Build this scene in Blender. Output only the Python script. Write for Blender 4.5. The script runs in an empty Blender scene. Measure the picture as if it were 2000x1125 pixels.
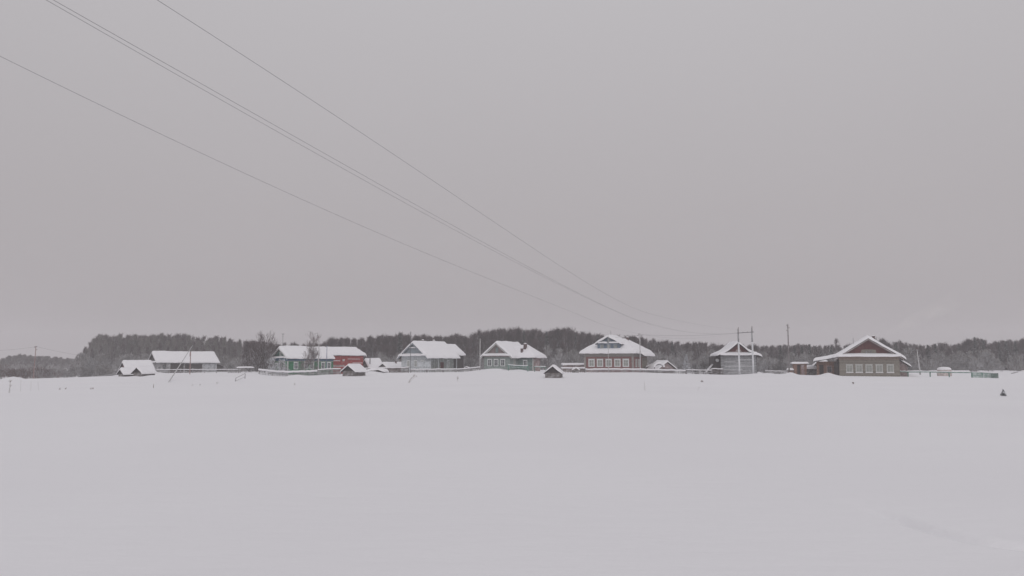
import bpy, bmesh, math, random
import numpy as np
from mathutils import Vector, Matrix, noise

# ------------------------------------------------------------------ camera, sky, sun, exposure
scene = bpy.context.scene
F_PX, CAM_H = 1570.0, 2.4
TH = math.atan(149.5 / F_PX); CT, ST = math.cos(TH), math.sin(TH)
cam_d = bpy.data.cameras.new('camera'); cam = bpy.data.objects.new('camera', cam_d)
scene.collection.objects.link(cam); scene.camera = cam
cam.location = (0, 0, CAM_H); cam.rotation_euler = (math.pi / 2 + TH, 0, 0)
cam_d.sensor_width = 36.0; cam_d.lens = 36.0 * F_PX / 2000.0
cam_d.clip_start = 0.1; cam_d.clip_end = 4000
scene.render.resolution_x, scene.render.resolution_y = 1024, 576
scene.view_settings.view_transform = 'Standard'; scene.view_settings.look = 'None'
scene.view_settings.exposure = 0.08; scene.view_settings.gamma = 1.0

SUN_EL, SUN_AZ = math.radians(35), math.radians(200)
w = bpy.data.worlds.new('World'); scene.world = w; w.use_nodes = True
nt = w.node_tree; N = nt.nodes; Lk = nt.links; N.clear()
out = N.new('ShaderNodeOutputWorld'); bg = N.new('ShaderNodeBackground')
sky = N.new('ShaderNodeTexSky'); sky.sky_type = 'NISHITA'; sky.sun_disc = False
sky.sun_elevation = SUN_EL; sky.sun_rotation = SUN_AZ; sky.air_density = 2; sky.dust_density = 6
hsv = N.new('ShaderNodeHueSaturation'); hsv.inputs['Saturation'].default_value = 0.12
hsv.inputs['Value'].default_value = 1.0
tc = N.new('ShaderNodeTexCoord'); sep = N.new('ShaderNodeSeparateXYZ')
ramp = N.new('ShaderNodeValToRGB')                  # overcast cloud layer: dim at the horizon, brighter overhead
ramp.color_ramp.elements[0].position = 0.0; ramp.color_ramp.elements[0].color = (3.82, 3.56, 3.72, 1)
ramp.color_ramp.elements[1].position = 1.0; ramp.color_ramp.elements[1].color = (5.9, 5.85, 6.1, 1)
e = ramp.color_ramp.elements.new(0.42); e.color = (4.80, 4.62, 4.80, 1)
e = ramp.color_ramp.elements.new(0.18); e.color = (4.08, 3.83, 3.98, 1)
cn = N.new('ShaderNodeTexNoise'); cn.inputs['Scale'].default_value = 1.3; cn.inputs['Detail'].default_value = 3
mr = N.new('ShaderNodeMapRange'); mr.inputs['To Min'].default_value = 0.965; mr.inputs['To Max'].default_value = 1.035
mul = N.new('ShaderNodeVectorMath'); mul.operation = 'SCALE'
mix = N.new('ShaderNodeMixRGB'); mix.inputs['Fac'].default_value = 0.9
Lk.new(tc.outputs['Generated'], sep.inputs[0]); Lk.new(sep.outputs['Z'], ramp.inputs[0])
Lk.new(tc.outputs['Generated'], cn.inputs['Vector']); Lk.new(cn.outputs['Fac'], mr.inputs['Value'])
Lk.new(ramp.outputs[0], mul.inputs[0]); Lk.new(mr.outputs[0], mul.inputs['Scale'])
Lk.new(sky.outputs[0], hsv.inputs['Color']); Lk.new(hsv.outputs[0], mix.inputs[1]); Lk.new(mul.outputs[0], mix.inputs[2])
Lk.new(mix.outputs[0], bg.inputs[0]); bg.inputs[1].default_value = 0.1; Lk.new(bg.outputs[0], out.inputs[0])

sd = bpy.data.lights.new('sun', 'SUN'); sd.energy = 0.5; sd.angle = math.radians(40); sd.color = (1, 0.96, 0.93)
sun = bpy.data.objects.new('sun', sd); scene.collection.objects.link(sun)
sun.rotation_euler = (math.radians(90) - SUN_EL, 0, math.radians(20))
scene.cycles.volume_bounces = 1

R = math.radians
COL = scene.collection
rnd = random.Random(7)

# ------------------------------------------------------------------ helpers
def at(px, py, Y):
    x = (px - 1000) / F_PX; y = -(py - 562.5) / F_PX
    t = Y / (CT - y * ST)
    return Vector((x * t, Y, CAM_H + (ST + y * CT) * t))
def zpy(py, Y): return at(1000, py, Y).z
def gx(px, Y): return (px - 1000) / 1577.0 * Y

def tag(o, label=None, cat=None, group=None, kind=None):
    if label: o['label'] = label
    if cat: o['category'] = cat
    if group: o['group'] = group
    if kind: o['kind'] = kind
    return o
def empty(name, loc, rz=0, label=None, cat=None, group=None, rx=0, ry=0):
    o = bpy.data.objects.new(name, None); COL.objects.link(o); o.empty_display_size = 0.5
    o.location = loc; o.rotation_euler = (rx, ry, rz)
    return tag(o, label, cat, group)

class MB:
    def __init__(s): s.v = []; s.f = []; s.m = []
    def poly(s, pts, mi=0):
        b = len(s.v); s.v += [tuple(p) for p in pts]; s.f.append(tuple(range(b, b + len(pts)))); s.m.append(mi)
    def solid(s, bottom, top, mi=0):
        n = len(bottom); b = len(s.v); s.v += [tuple(p) for p in bottom] + [tuple(p) for p in top]
        s.f.append(tuple(range(b + n - 1, b - 1, -1))); s.f.append(tuple(range(b + n, b + 2 * n)))
        for i in range(n): s.f.append((b + i, b + (i + 1) % n, b + n + (i + 1) % n, b + n + i))
        s.m += [mi] * (n + 2)
    def box(s, x0, x1, y0, y1, z0, z1, mi=0):
        s.solid([(x0, y0, z0), (x1, y0, z0), (x1, y1, z0), (x0, y1, z0)], [(x0, y0, z1), (x1, y0, z1), (x1, y1, z1), (x0, y1, z1)], mi)
    def prism(s, prof, y0, y1, mi=0):      # profile in x,z swept along y
        s.solid([(x, y0, z) for x, z in prof], [(x, y1, z) for x, z in prof], mi)
    def prismx(s, prof, x0, x1, mi=0):     # profile in y,z swept along x
        s.solid([(x0, y, z) for y, z in prof], [(x1, y, z) for y, z in prof], mi)
    def tube(s, p, q, r0, r1=None, n=6, mi=0):
        r1 = r0 if r1 is None else r1
        p = Vector(p); q = Vector(q); d = (q - p)
        if d.length < 1e-6: return
        d.normalize(); a = d.orthogonal().normalized(); c = d.cross(a)
        A = [p + (a * math.cos(2 * math.pi * k / n) + c * math.sin(2 * math.pi * k / n)) * r0 for k in range(n)]
        B = [q + (a * math.cos(2 * math.pi * k / n) + c * math.sin(2 * math.pi * k / n)) * r1 for k in range(n)]
        s.solid(A, B, mi)
    def path(s, pts, r0, r1=None, n=6, mi=0):
        r1 = r0 if r1 is None else r1
        pts = [Vector(p) for p in pts]; b = len(s.v); m = len(pts)
        for i, p in enumerate(pts):
            d = (pts[min(i + 1, m - 1)] - pts[max(i - 1, 0)]).normalized()
            a = Vector((0, 0, 1)).cross(d)
            a = a.normalized() if a.length > 1e-3 else Vector((1, 0, 0))
            c = d.cross(a); r = r0 + (r1 - r0) * i / (m - 1)
            for k in range(n):
                t = 2 * math.pi * k / n; s.v.append(tuple(p + (a * math.cos(t) + c * math.sin(t)) * r))
        for i in range(m - 1):
            for k in range(n):
                k2 = (k + 1) % n
                s.f.append((b + i * n + k, b + i * n + k2, b + (i + 1) * n + k2, b + (i + 1) * n + k)); s.m.append(mi)
    def build(s, name, mats, parent=None, smooth=False, fix=True):
        me = bpy.data.meshes.new(name); me.from_pydata(s.v, [], s.f)
        if not isinstance(mats, (list, tuple)): mats = [mats]
        for m in mats: me.materials.append(m)
        if len(mats) > 1: me.polygons.foreach_set('material_index', s.m)
        if smooth: me.polygons.foreach_set('use_smooth', [True] * len(me.polygons))
        if fix:
            bm = bmesh.new(); bm.from_mesh(me); bmesh.ops.recalc_face_normals(bm, faces=bm.faces); bm.to_mesh(me); bm.free()
        me.update(); o = bpy.data.objects.new(name, me); COL.objects.link(o)
        if parent: o.parent = parent
        return o

# ------------------------------------------------------------------ materials (real-world base colours)
def mat(name, rgb, rough=0.85, frost=0.0, boards=None, freq=5.0, var=0.25, vscale=3.0, toplay=0.0, objrand=0.0):
    m = bpy.data.materials.new(name); m.use_nodes = True; t = m.node_tree; n = t.nodes; l = t.links
    b = n['Principled BSDF']; b.inputs['Roughness'].default_value = rough; b.inputs['Specular IOR Level'].default_value = 0.25
    tc = n.new('ShaderNodeTexCoord'); nz = n.new('ShaderNodeTexNoise'); nz.inputs['Scale'].default_value = vscale; nz.inputs['Detail'].default_value = 5
    l.new(tc.outputs['Object'], nz.inputs['Vector'])
    mr = n.new('ShaderNodeMapRange'); mr.inputs['From Min'].default_value = 0.3; mr.inputs['From Max'].default_value = 0.7
    mr.inputs['To Min'].default_value = 1 - var; mr.inputs['To Max'].default_value = 1 + var
    l.new(nz.outputs['Fac'], mr.inputs['Value'])
    cur = mr.outputs[0]
    if boards:
        sp = n.new('ShaderNodeSeparateXYZ'); l.new(tc.outputs['Object'], sp.inputs[0])
        if boards == 'h': src = sp.outputs['Z']
        else:
            ad = n.new('ShaderNodeMath'); ad.operation = 'ADD'; l.new(sp.outputs['X'], ad.inputs[0]); l.new(sp.outputs['Y'], ad.inputs[1]); src = ad.outputs[0]
        mu = n.new('ShaderNodeMath'); mu.operation = 'MULTIPLY'; mu.inputs[1].default_value = freq; l.new(src, mu.inputs[0])
        fr = n.new('ShaderNodeMath'); fr.operation = 'FRACT'; l.new(mu.outputs[0], fr.inputs[0])
        gt = n.new('ShaderNodeMath'); gt.operation = 'GREATER_THAN'; gt.inputs[1].default_value = 0.12; l.new(fr.outputs[0], gt.inputs[0])
        m2 = n.new('ShaderNodeMapRange'); m2.inputs['To Min'].default_value = 0.45; l.new(gt.outputs[0], m2.inputs['Value'])
        fl = n.new('ShaderNodeMath'); fl.operation = 'FLOOR'; l.new(mu.outputs[0], fl.inputs[0])
        wn = n.new('ShaderNodeTexWhiteNoise'); wn.noise_dimensions = '1D'; l.new(fl.outputs[0], wn.inputs['W'])
        m3 = n.new('ShaderNodeMapRange'); m3.inputs['To Min'].default_value = 0.85; m3.inputs['To Max'].default_value = 1.15; l.new(wn.outputs['Value'], m3.inputs['Value'])
        for o2 in (m2.outputs[0], m3.outputs[0]):
            k = n.new('ShaderNodeMath'); k.operation = 'MULTIPLY'; l.new(cur, k.inputs[0]); l.new(o2, k.inputs[1]); cur = k.outputs[0]
    if objrand:
        oi = n.new('ShaderNodeObjectInfo'); m4 = n.new('ShaderNodeMapRange'); m4.inputs['To Min'].default_value = 1 - objrand; m4.inputs['To Max'].default_value = 1 + objrand
        l.new(oi.outputs['Random'], m4.inputs['Value'])
        k = n.new('ShaderNodeMath'); k.operation = 'MULTIPLY'; l.new(cur, k.inputs[0]); l.new(m4.outputs[0], k.inputs[1]); cur = k.outputs[0]
    sc = n.new('ShaderNodeVectorMath'); sc.operation = 'SCALE'; sc.inputs[0].default_value = rgb; l.new(cur, sc.inputs['Scale'])
    col = sc.outputs[0]
    if frost or toplay:
        mx = n.new('ShaderNodeMixRGB'); l.new(col, mx.inputs[1]); mx.inputs[2].default_value = (0.78, 0.79, 0.82, 1)
        f = None
        if frost:
            n2 = n.new('ShaderNodeTexNoise'); n2.inputs['Scale'].default_value = 1.7; n2.inputs['Detail'].default_value = 8; n2.inputs['Roughness'].default_value = 0.75
            l.new(tc.outputs['Object'], n2.inputs['Vector'])
            m5 = n.new('ShaderNodeMapRange'); m5.inputs['From Min'].default_value = 0.62 - 0.5 * frost; m5.inputs['From Max'].default_value = 0.85 - 0.3 * frost
            m5.inputs['To Max'].default_value = min(1, 0.35 + frost); l.new(n2.outputs['Fac'], m5.inputs['Value']); f = m5.outputs[0]
        if toplay:
            ge = n.new('ShaderNodeNewGeometry'); s3 = n.new('ShaderNodeSeparateXYZ'); l.new(ge.outputs['Normal'], s3.inputs[0])
            m6 = n.new('ShaderNodeMapRange'); m6.inputs['From Min'].default_value = 0.25; m6.inputs['From Max'].default_value = 0.7; m6.inputs['To Max'].default_value = toplay
            l.new(s3.outputs['Z'], m6.inputs['Value'])
            if f:
                mm = n.new('ShaderNodeMath'); mm.operation = 'MAXIMUM'; l.new(f, mm.inputs[0]); l.new(m6.outputs[0], mm.inputs[1]); f = mm.outputs[0]
            else: f = m6.outputs[0]
        l.new(f, mx.inputs[0]); col = mx.outputs[0]
    l.new(col, b.inputs['Base Color'])
    return m

def snow_mat(name, ground=False):
    m = bpy.data.materials.new(name); m.use_nodes = True; t = m.node_tree; n = t.nodes; l = t.links
    b = n['Principled BSDF']; b.inputs['Roughness'].default_value = 0.75; b.inputs['Specular IOR Level'].default_value = 0.15
    tc = n.new('ShaderNodeTexCoord'); nz = n.new('ShaderNodeTexNoise'); nz.inputs['Scale'].default_value = 0.09 if ground else 1.2; nz.inputs['Detail'].default_value = 6
    l.new(tc.outputs['Object'], nz.inputs['Vector'])
    r = n.new('ShaderNodeValToRGB'); r.color_ramp.elements[0].position = 0.3; r.color_ramp.elements[1].position = 0.7
    r.color_ramp.elements[0].color = (0.80, 0.792, 0.82, 1); r.color_ramp.elements[1].color = (0.825, 0.82, 0.845, 1)
    l.new(nz.outputs['Fac'], r.inputs[0]); l.new(r.outputs[0], b.inputs['Base Color'])
    mp = n.new('ShaderNodeMapping'); mp.inputs['Scale'].default_value = (1, 2.4, 1) if ground else (1, 1, 1); l.new(tc.outputs['Object'], mp.inputs[0])
    n2 = n.new('ShaderNodeTexNoise'); n2.inputs['Scale'].default_value = 0.8 if ground else 3; n2.inputs['Detail'].default_value = 9; n2.inputs['Roughness'].default_value = 0.62
    l.new(mp.outputs[0], n2.inputs['Vector'])
    bp = n.new('ShaderNodeBump'); bp.inputs['Strength'].default_value = 0.5; bp.inputs['Distance'].default_value = 0.06
    l.new(n2.outputs['Fac'], bp.inputs['Height']); l.new(bp.outputs[0], b.inputs['Normal'])
    return m
M = {}
M['ground'] = snow_mat('field_snow', True); M['snow'] = snow_mat('roof_snow')
M['log'] = mat('weathered_logs', (0.16, 0.155, 0.16), frost=0.45, boards='h', freq=3.6)
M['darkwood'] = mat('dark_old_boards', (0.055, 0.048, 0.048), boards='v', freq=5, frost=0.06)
M['midwood'] = mat('grey_boards', (0.15, 0.135, 0.13), boards='v', freq=5, frost=0.3)
M['brownwood'] = mat('brown_boards', (0.20, 0.115, 0.09), boards='v', freq=4, frost=0.15)
M['green'] = mat('green_paint', (0.035, 0.17, 0.085), boards='h', freq=6, frost=0.06)
M['dkgreen'] = mat('dark_green_paint', (0.03, 0.12, 0.085), boards='v', freq=6, frost=0.04)
M['blue'] = mat('blue_paint', (0.03, 0.115, 0.19), frost=0.05)
M['red'] = mat('faded_red_paint', (0.29, 0.052, 0.048), boards='h', freq=4.5, frost=0.12, var=0.35)
M['white'] = mat('white_trim_paint', (0.66, 0.68, 0.68), var=0.08)
M['dimwhite'] = mat('dull_white_trim', (0.50, 0.505, 0.49), var=0.12)
M['glass'] = mat('window_glass', (0.10, 0.11, 0.12), rough=0.25, var=0.3, vscale=1.5)
M['paleglass'] = mat('curtained_glass', (0.30, 0.31, 0.29), rough=0.35, var=0.2, vscale=1.5)
M['paleblue'] = mat('pale_blue_boards', (0.44, 0.475, 0.49), boards='h', freq=5, frost=0.4)
M['bluegrey'] = mat('blue_grey_gable', (0.27, 0.31, 0.345), boards='v', freq=5, frost=0.1)
M['veranda'] = mat('veranda_boards', (0.32, 0.345, 0.33), boards='v', freq=6, frost=0.25)
M['sage'] = mat('sage_green_boards', (0.25, 0.295, 0.28), boards='h', freq=5, frost=0.12)
M['sage2'] = mat('deeper_sage_boards', (0.175, 0.23, 0.22), boards='h', freq=5, frost=0.08)
M['taupe'] = mat('taupe_frieze', (0.33, 0.29, 0.285), frost=0.2, boards='v', freq=6)
M['brick'] = mat('brown_red_boards', (0.23, 0.115, 0.11), boards='h', freq=6, frost=0.12)
M['greyfrieze'] = mat('grey_beige_frieze', (0.29, 0.275, 0.26), var=0.12, frost=0.05)
M['maroon'] = mat('maroon_gable', (0.125, 0.045, 0.044), boards='v', freq=5, frost=0.05)
M['beige'] = mat('grey_beige_boards', (0.24, 0.22, 0.19), boards='h', freq=5, var=0.14, frost=0.1)
M['tan'] = mat('tan_frieze', (0.30, 0.235, 0.20), var=0.12, frost=0.08)
M['dormer'] = mat('blue_dormer_boards', (0.15, 0.20, 0.26), boards='v', freq=5, frost=0.12)
M['pink'] = mat('pinkish_brown_boards', (0.30, 0.22, 0.215), boards='v', freq=5, frost=0.3)
M['orange'] = mat('orange_brown_boards', (0.27, 0.165, 0.13), boards='v', freq=4, frost=0.1)
M['concrete'] = mat('weathered_concrete', (0.30, 0.30, 0.31), frost=0.3, vscale=2)
M['frosted'] = mat('frosted_concrete', (0.60, 0.61, 0.63), frost=0.5, vscale=2)
M['polewood'] = mat('pole_wood', (0.17, 0.15, 0.15), frost=0.3)
M['palepole'] = mat('pale_pole', (0.42, 0.41, 0.41), frost=0.4)
M['redpole'] = mat('reddish_pole', (0.30, 0.20, 0.19), frost=0.25)
M['metal'] = mat('dark_metal', (0.10, 0.10, 0.11), rough=0.6)
M['wire'] = mat('wire_aluminium', (0.14, 0.14, 0.15), rough=0.6)
M['insul'] = mat('insulator', (0.14, 0.10, 0.09), rough=0.4)
M['greenmetal'] = mat('green_pipe', (0.09, 0.20, 0.16), frost=0.3, toplay=0.9)
M['pipeblue'] = mat('blue_grey_pipe', (0.20, 0.22, 0.33))
M['fence'] = mat('old_fence_wood', (0.16, 0.15, 0.15), frost=0.4, toplay=0.95)
M['brickchim'] = mat('chimney_brick', (0.115, 0.078, 0.075), frost=0.15)
M['twig'] = mat('dark_twigs', (0.072, 0.053, 0.055), var=0.3, vscale=0.6, objrand=0.3)
M['twig_far'] = mat('grey_brown_twigs', (0.17, 0.152, 0.142), var=0.25, vscale=0.5, objrand=0.2)
M['needle'] = mat('spruce_needles', (0.038, 0.044, 0.040), var=0.3, objrand=0.3)
M['frosttwig'] = mat('frosted_twigs', (0.36, 0.36, 0.375), var=0.3, vscale=0.7, objrand=0.2)
M['whitetwig'] = mat('snow_laden_twigs', (0.62, 0.63, 0.66), var=0.2)
M['browntwig'] = mat('reddish_brown_twigs', (0.14, 0.10, 0.095), var=0.25, vscale=0.8)
M['trunk'] = mat('grey_bark', (0.10, 0.09, 0.09), frost=0.2)
M['birchbark'] = mat('birch_bark', (0.30, 0.28, 0.27), frost=0.2)
M['weed'] = mat('dry_weed', (0.24, 0.19, 0.165))
M['paleplaster'] = mat('pale_canvas', (0.48, 0.42, 0.40), frost=0.2)

# ------------------------------------------------------------------ terrain
crest = [(-300,150,744),(-100,150,744),(0,150,743),(66,150,743),(128,150,743),(170,152,741),(215,156,737),(232,158,734),(265,160,733.5),(300,168,730),(330,172,728.5),
 (450,172,728.5),(500,162,729),(530,158,732.5),(560,154,735),(600,154,734.5),(640,152,731.5),(667,152,731),(690,152,730.5),(720,152,729.5),(800,157,727.5),(900,156,727),(950,156,722.5),
 (975,156,721.5),(1000,154,723.5),(1050,152,726),(1100,150,727.5),(1180,152,727.5),(1260,150,727.5),(1330,148,730),(1400,145,731.5),(1440,144,732.5),(1500,143,730),(1540,140,732),
 (1600,138,733),(1640,136,734.5),(1700,136,735),(1760,136,735.5),(1800,137,736),(1900,138,737.5),(1947,139,738.5),(1970,152,731),(2000,152,728.5),(2150,152,728.5),(2400,152,729)]
_c = sorted([(gx(p, D), D, zpy(y, D)) for p, D, y in crest])
CX = np.array([c[0] for c in _c]); CD = np.array([c[1] for c in _c]); CZ = np.array([c[2] for c in _c])
bumps = []                                              # (x, y, height, rx, ry)
def bump(px, D, h, rx, ry=None): bumps.append((gx(px, D), D, h, rx, ry or rx))
bump(28, 148, 0.75, 1.4, 3); bump(1618, 137, 0.5, 1.2, 1.5); bump(1775, 146, .45, 3, 2.5); bump(962, 158, 0.2, 2.5, 2.5)
bump(290, 158, 0.5, 3.2, 3); bump(1543, 140.8, 0.45, 1.0, 1.2); bump(580, 149, 0.35, 1.6, 1.6); bump(730, 149.5, 0.7, 2.2, 2.0)
bump(250, 158, 0.25, 4, 2); bump(1480, 143, 0.2, 3, 2); bump(1015, 152, 0.25, 1.5, 1.5); bump(505, 158, 0.35, 4, 2)
bump(110, 156, 0.2, 5, 3); bump(303, 141, .32, 2.0, 1.6); bump(262, 137, .22, 1.5, 1.2); bump(1990, 150, 0.25, 4, 3); bump(720, 146, 0.25, 1.0, 1.5)
def vnoise(X, Y, s, seed):
    x = X / s + seed * 17.3; y = Y / s + seed * 9.1
    xi = np.floor(x); yi = np.floor(y); fx = x - xi; fy = y - yi
    fx = fx * fx * (3 - 2 * fx); fy = fy * fy * (3 - 2 * fy)
    def h(a, b):
        v = np.sin(a * 127.1 + b * 311.7 + seed * 74.7) * 43758.5453
        return v - np.floor(v)
    return (h(xi, yi) * (1 - fx) + h(xi + 1, yi) * fx) * (1 - fy) + (h(xi, yi + 1) * (1 - fx) + h(xi + 1, yi + 1) * fx) * fy - 0.5
TRACK = [Vector(at(p, y, 1).to_tuple()) for p, y in ((1560, 950), (1690, 990), (1740, 1008), (1800, 1030), (1860, 1048), (1920, 1062), (1990, 1072), (2060, 1078), (2200, 1086))]
def _gr(v):                                            # where that ray meets the flat field
    d = v - Vector((0, 0, CAM_H)); t = -CAM_H / d.z; return (d.x * t, d.y * t)
TRACK = [_gr(v) for v in TRACK]
def zg_np(X, Y, micro=True):
    D = np.interp(X, CX, CD); Z = np.interp(X, CX, CZ)
    t = np.clip((Y - (D - 55)) / 55.0, 0, 1); s = t * t * (3 - 2 * t)
    z = Z * s
    b = np.clip((Y - D - 60) / 60.0, 0, 1); z = z + b * (np.clip(0.6 - Z, -1, 3)) * 0.4
    for bx, by, bh, rx, ry in bumps:
        z = z + bh * np.exp(-((X - bx) / rx) ** 2 - ((Y - by) / ry) ** 2)
    if micro:
        near = np.clip((CAM_H * 0 + Y) / 20.0, 0.25, 1)
        cr = 1 - 0.7 * np.exp(-((Y - D) / 14.0) ** 2)
        z = z + cr * near * (0.16 * vnoise(X * 0.6, Y, 17, 1) + 0.07 * vnoise(X * 0.7, Y, 6.1, 2) + 0.025 * vnoise(X * 0.6, Y, 1.9, 3))
    return z
def zg(x, y): return float(zg_np(np.array([float(x)]), np.array([float(y)]))[0])

def gD(px, py):                                        # where the sight line meets the snow
    Y = 20.0
    while Y < 175:
        p = at(px, py, Y)
        if p.z <= zg(p.x, Y): return Y
        Y += .5
    return 140
def make_ground():
    ys = [-60, -45, -32, -22, -14, -8, -4, -1, 1, 2.5]
    y = 3.2
    while y < 700:
        ys.append(y); y *= 1.0085 if y < 240 else 1.03
    ys = np.array(ys); u = np.linspace(-1, 1, 640); u = u * (0.75 + 0.25 * np.abs(u) ** 3)
    W = 0.95 * np.maximum(ys, 0) + 30
    X = u[None, :] * W[:, None]; Y = np.repeat(ys[:, None], len(u), 1)
    Z = zg_np(X, Y)
    # shallow old ski track crossing the near field on the right
    P = np.array(TRACK)
    dmin = np.full(X.shape, 1e9); tt = np.zeros(X.shape); dsg = np.zeros(X.shape)
    for i in range(len(P) - 1):
        a, b = P[i], P[i + 1]; d = b - a; L2 = (d ** 2).sum()
        t = np.clip(((X - a[0]) * d[0] + (Y - a[1]) * d[1]) / L2, 0, 1)
        qx, qy = a[0] + t * d[0], a[1] + t * d[1]; dd = np.hypot(X - qx, Y - qy)
        m = dd < dmin; dmin = np.where(m, dd, dmin); tt = np.where(m, (i + t) / (len(P) - 1), tt)
    fade = np.clip((tt - 0.08) / 0.2, 0, 1)
    Z = Z - 0.16 * fade * np.exp(-(dmin / 0.13) ** 2) + 0.012 * fade * np.exp(-((dmin - 0.42) / 0.15) ** 2)
    h, wd = X.shape
    V = np.stack([X, Y, Z], -1).reshape(-1, 3)
    idx = np.arange(h * wd).reshape(h, wd)
    Fq = np.stack([idx[:-1, :-1], idx[:-1, 1:], idx[1:, 1:], idx[1:, :-1]], -1).reshape(-1, 4)
    fast_mesh('snow_field', V, Fq, [M['ground']], smooth=True, kind='structure')
def fast_mesh(name, V, Fq, mats, mi=None, parent=None, smooth=False, kind=None, me_only=False):
    me = bpy.data.meshes.new(name); k = Fq.shape[1]
    me.vertices.add(len(V)); me.vertices.foreach_set('co', np.ascontiguousarray(V, dtype=np.float32).ravel())
    me.loops.add(Fq.size); me.loops.foreach_set('vertex_index', np.ascontiguousarray(Fq, dtype=np.int32).ravel())
    me.polygons.add(len(Fq)); me.polygons.foreach_set('loop_start', np.arange(0, Fq.size, k, dtype=np.int32))
    me.polygons.foreach_set('loop_total', np.full(len(Fq), k, dtype=np.int32))
    for m in mats: me.materials.append(m)
    if mi is not None: me.polygons.foreach_set('material_index', np.ascontiguousarray(mi, dtype=np.int32))
    if smooth: me.polygons.foreach_set('use_smooth', np.ones(len(Fq), dtype=bool))
    me.update(calc_edges=True); me.validate()
    if me_only: return me
    o = bpy.data.objects.new(name, me); COL.objects.link(o)
    if parent: o.parent = parent
    if kind: o['kind'] = kind
    return o
make_ground()

# ------------------------------------------------------------------ roofs with snow
def sheet(xs, ys, top, bot, name, m, parent, smooth):
    nx, ny = len(xs), len(ys); v = []
    X = np.repeat(np.array(xs)[None, :], ny, 0); Y = np.repeat(np.array(ys)[:, None], nx, 1)
    V = [(X[j, i], Y[j, i], top(X[j, i], Y[j, i])) for j in range(ny) for i in range(nx)]
    V += [(X[j, i], Y[j, i], bot(X[j, i], Y[j, i])) for j in range(ny) for i in range(nx)]
    V = np.array(V); n = nx * ny; Fq = []
    for j in range(ny - 1):
        for i in range(nx - 1):
            a = j * nx + i; Fq.append((a, a + 1, a + nx + 1, a + nx)); Fq.append((n + a, n + a + nx, n + a + nx + 1, n + a + 1))
    for i in range(nx - 1):
        Fq.append((i, n + i, n + i + 1, i + 1)); a = (ny - 1) * nx + i; Fq.append((a, a + 1, n + a + 1, n + a))
    for j in range(ny - 1):
        a = j * nx; Fq.append((a, a + nx, n + a + nx, n + a)); a = j * nx + nx - 1; Fq.append((a, n + a, n + a + nx, a + nx))
    return fast_mesh(name, V, np.array(Fq), [m], parent=parent, smooth=smooth)
def axis(a, b, step, extra=()):
    L = b - a; off = [0, .03, .09, .2, .36]
    off = [o for o in off if o < L * 0.45]
    s = set(round(a + o, 4) for o in off) | set(round(b - o, 4) for o in off) | set(round(e, 4) for e in extra if a < e < b)
    n = max(2, int((L - 0.8) / step)); s |= set(round(a + .36 + (L - .72) * k / n, 4) for k in range(1, n)) if L > 1 else set()
    return sorted(s)
_seed = [0]
def roof(parent, rect, H, t=0.38, res=0.4, board=0.13, over=0.12, mb=None, name='roof', xr=(), yr=(), wob=1.0):
    x0, x1, y0, y1 = rect; _seed[0] += 1; sd = _seed[0] * 13.7
    mb = mb or M['darkwood']
    o = sheet(axis(x0, x1, 1.5, xr), axis(y0, y1, 1.5, yr), lambda x, y: H(x, y), lambda x, y: H(x, y) - board, name, mb, parent, False)
    X0, X1, Y0, Y1 = x0 - over, x1 + over, y0 - over, y1 + over
    def nz(x, y, s): return noise.noise(Vector((x * s + sd, y * s, sd)))
    def Hs(x, y):
        r = 0.28; return (H(x, y) * 2 + H(x + r, y) + H(x - r, y) + H(x, y + r) + H(x, y - r)) / 6
    def top(x, y):
        d = min(x - X0, X1 - x, y - Y0, Y1 - y); Rr = min(0.42, t)
        q = 1 - min(max(d, 0) / Rr, 1); e = math.sqrt(max(0, 1 - q * q))
        return max(Hs(x, y) if d > .3 else H(x, y), H(x, y)) + 0.012 + e * t * (1 + wob * (0.22 * nz(x, y, .35) + 0.12 * nz(x, y, 1.1)))
    s = sheet(axis(X0, X1, res, xr), axis(Y0, Y1, res, yr), top, lambda x, y: H(x, y) + 0.008 - 0.05 * max(0, over - min(x - X0, X1 - x, y - Y0, Y1 - y)) , 'snow_cover', M['snow'], o, True)
    for v in s.data.vertices:                          # ragged drooping edges
        x, y = v.co.x, v.co.y; d = min(x - X0, X1 - x, y - Y0, Y1 - y)
        k = max(0, 1 - d / 0.25) * wob
        v.co.z -= k * 0.07 * (nz(x, y, .9) + .4)
        v.co.x += k * .07 * nz(y, x, 1.2); v.co.y += k * .07 * nz(y + 9, x, 1.2)
    return o
def gable_H(w, hw, rise, xc=None, eaveL=None, eaveR=None):
    xc = w / 2 if xc is None else xc
    def H(x, y): return hw + rise * (1 - abs(x - xc) / (w / 2))
    return H
def gableY_H(yc, half, hw, rise):
    return lambda x, y: hw + rise * (1 - abs(y - yc) / half)

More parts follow.
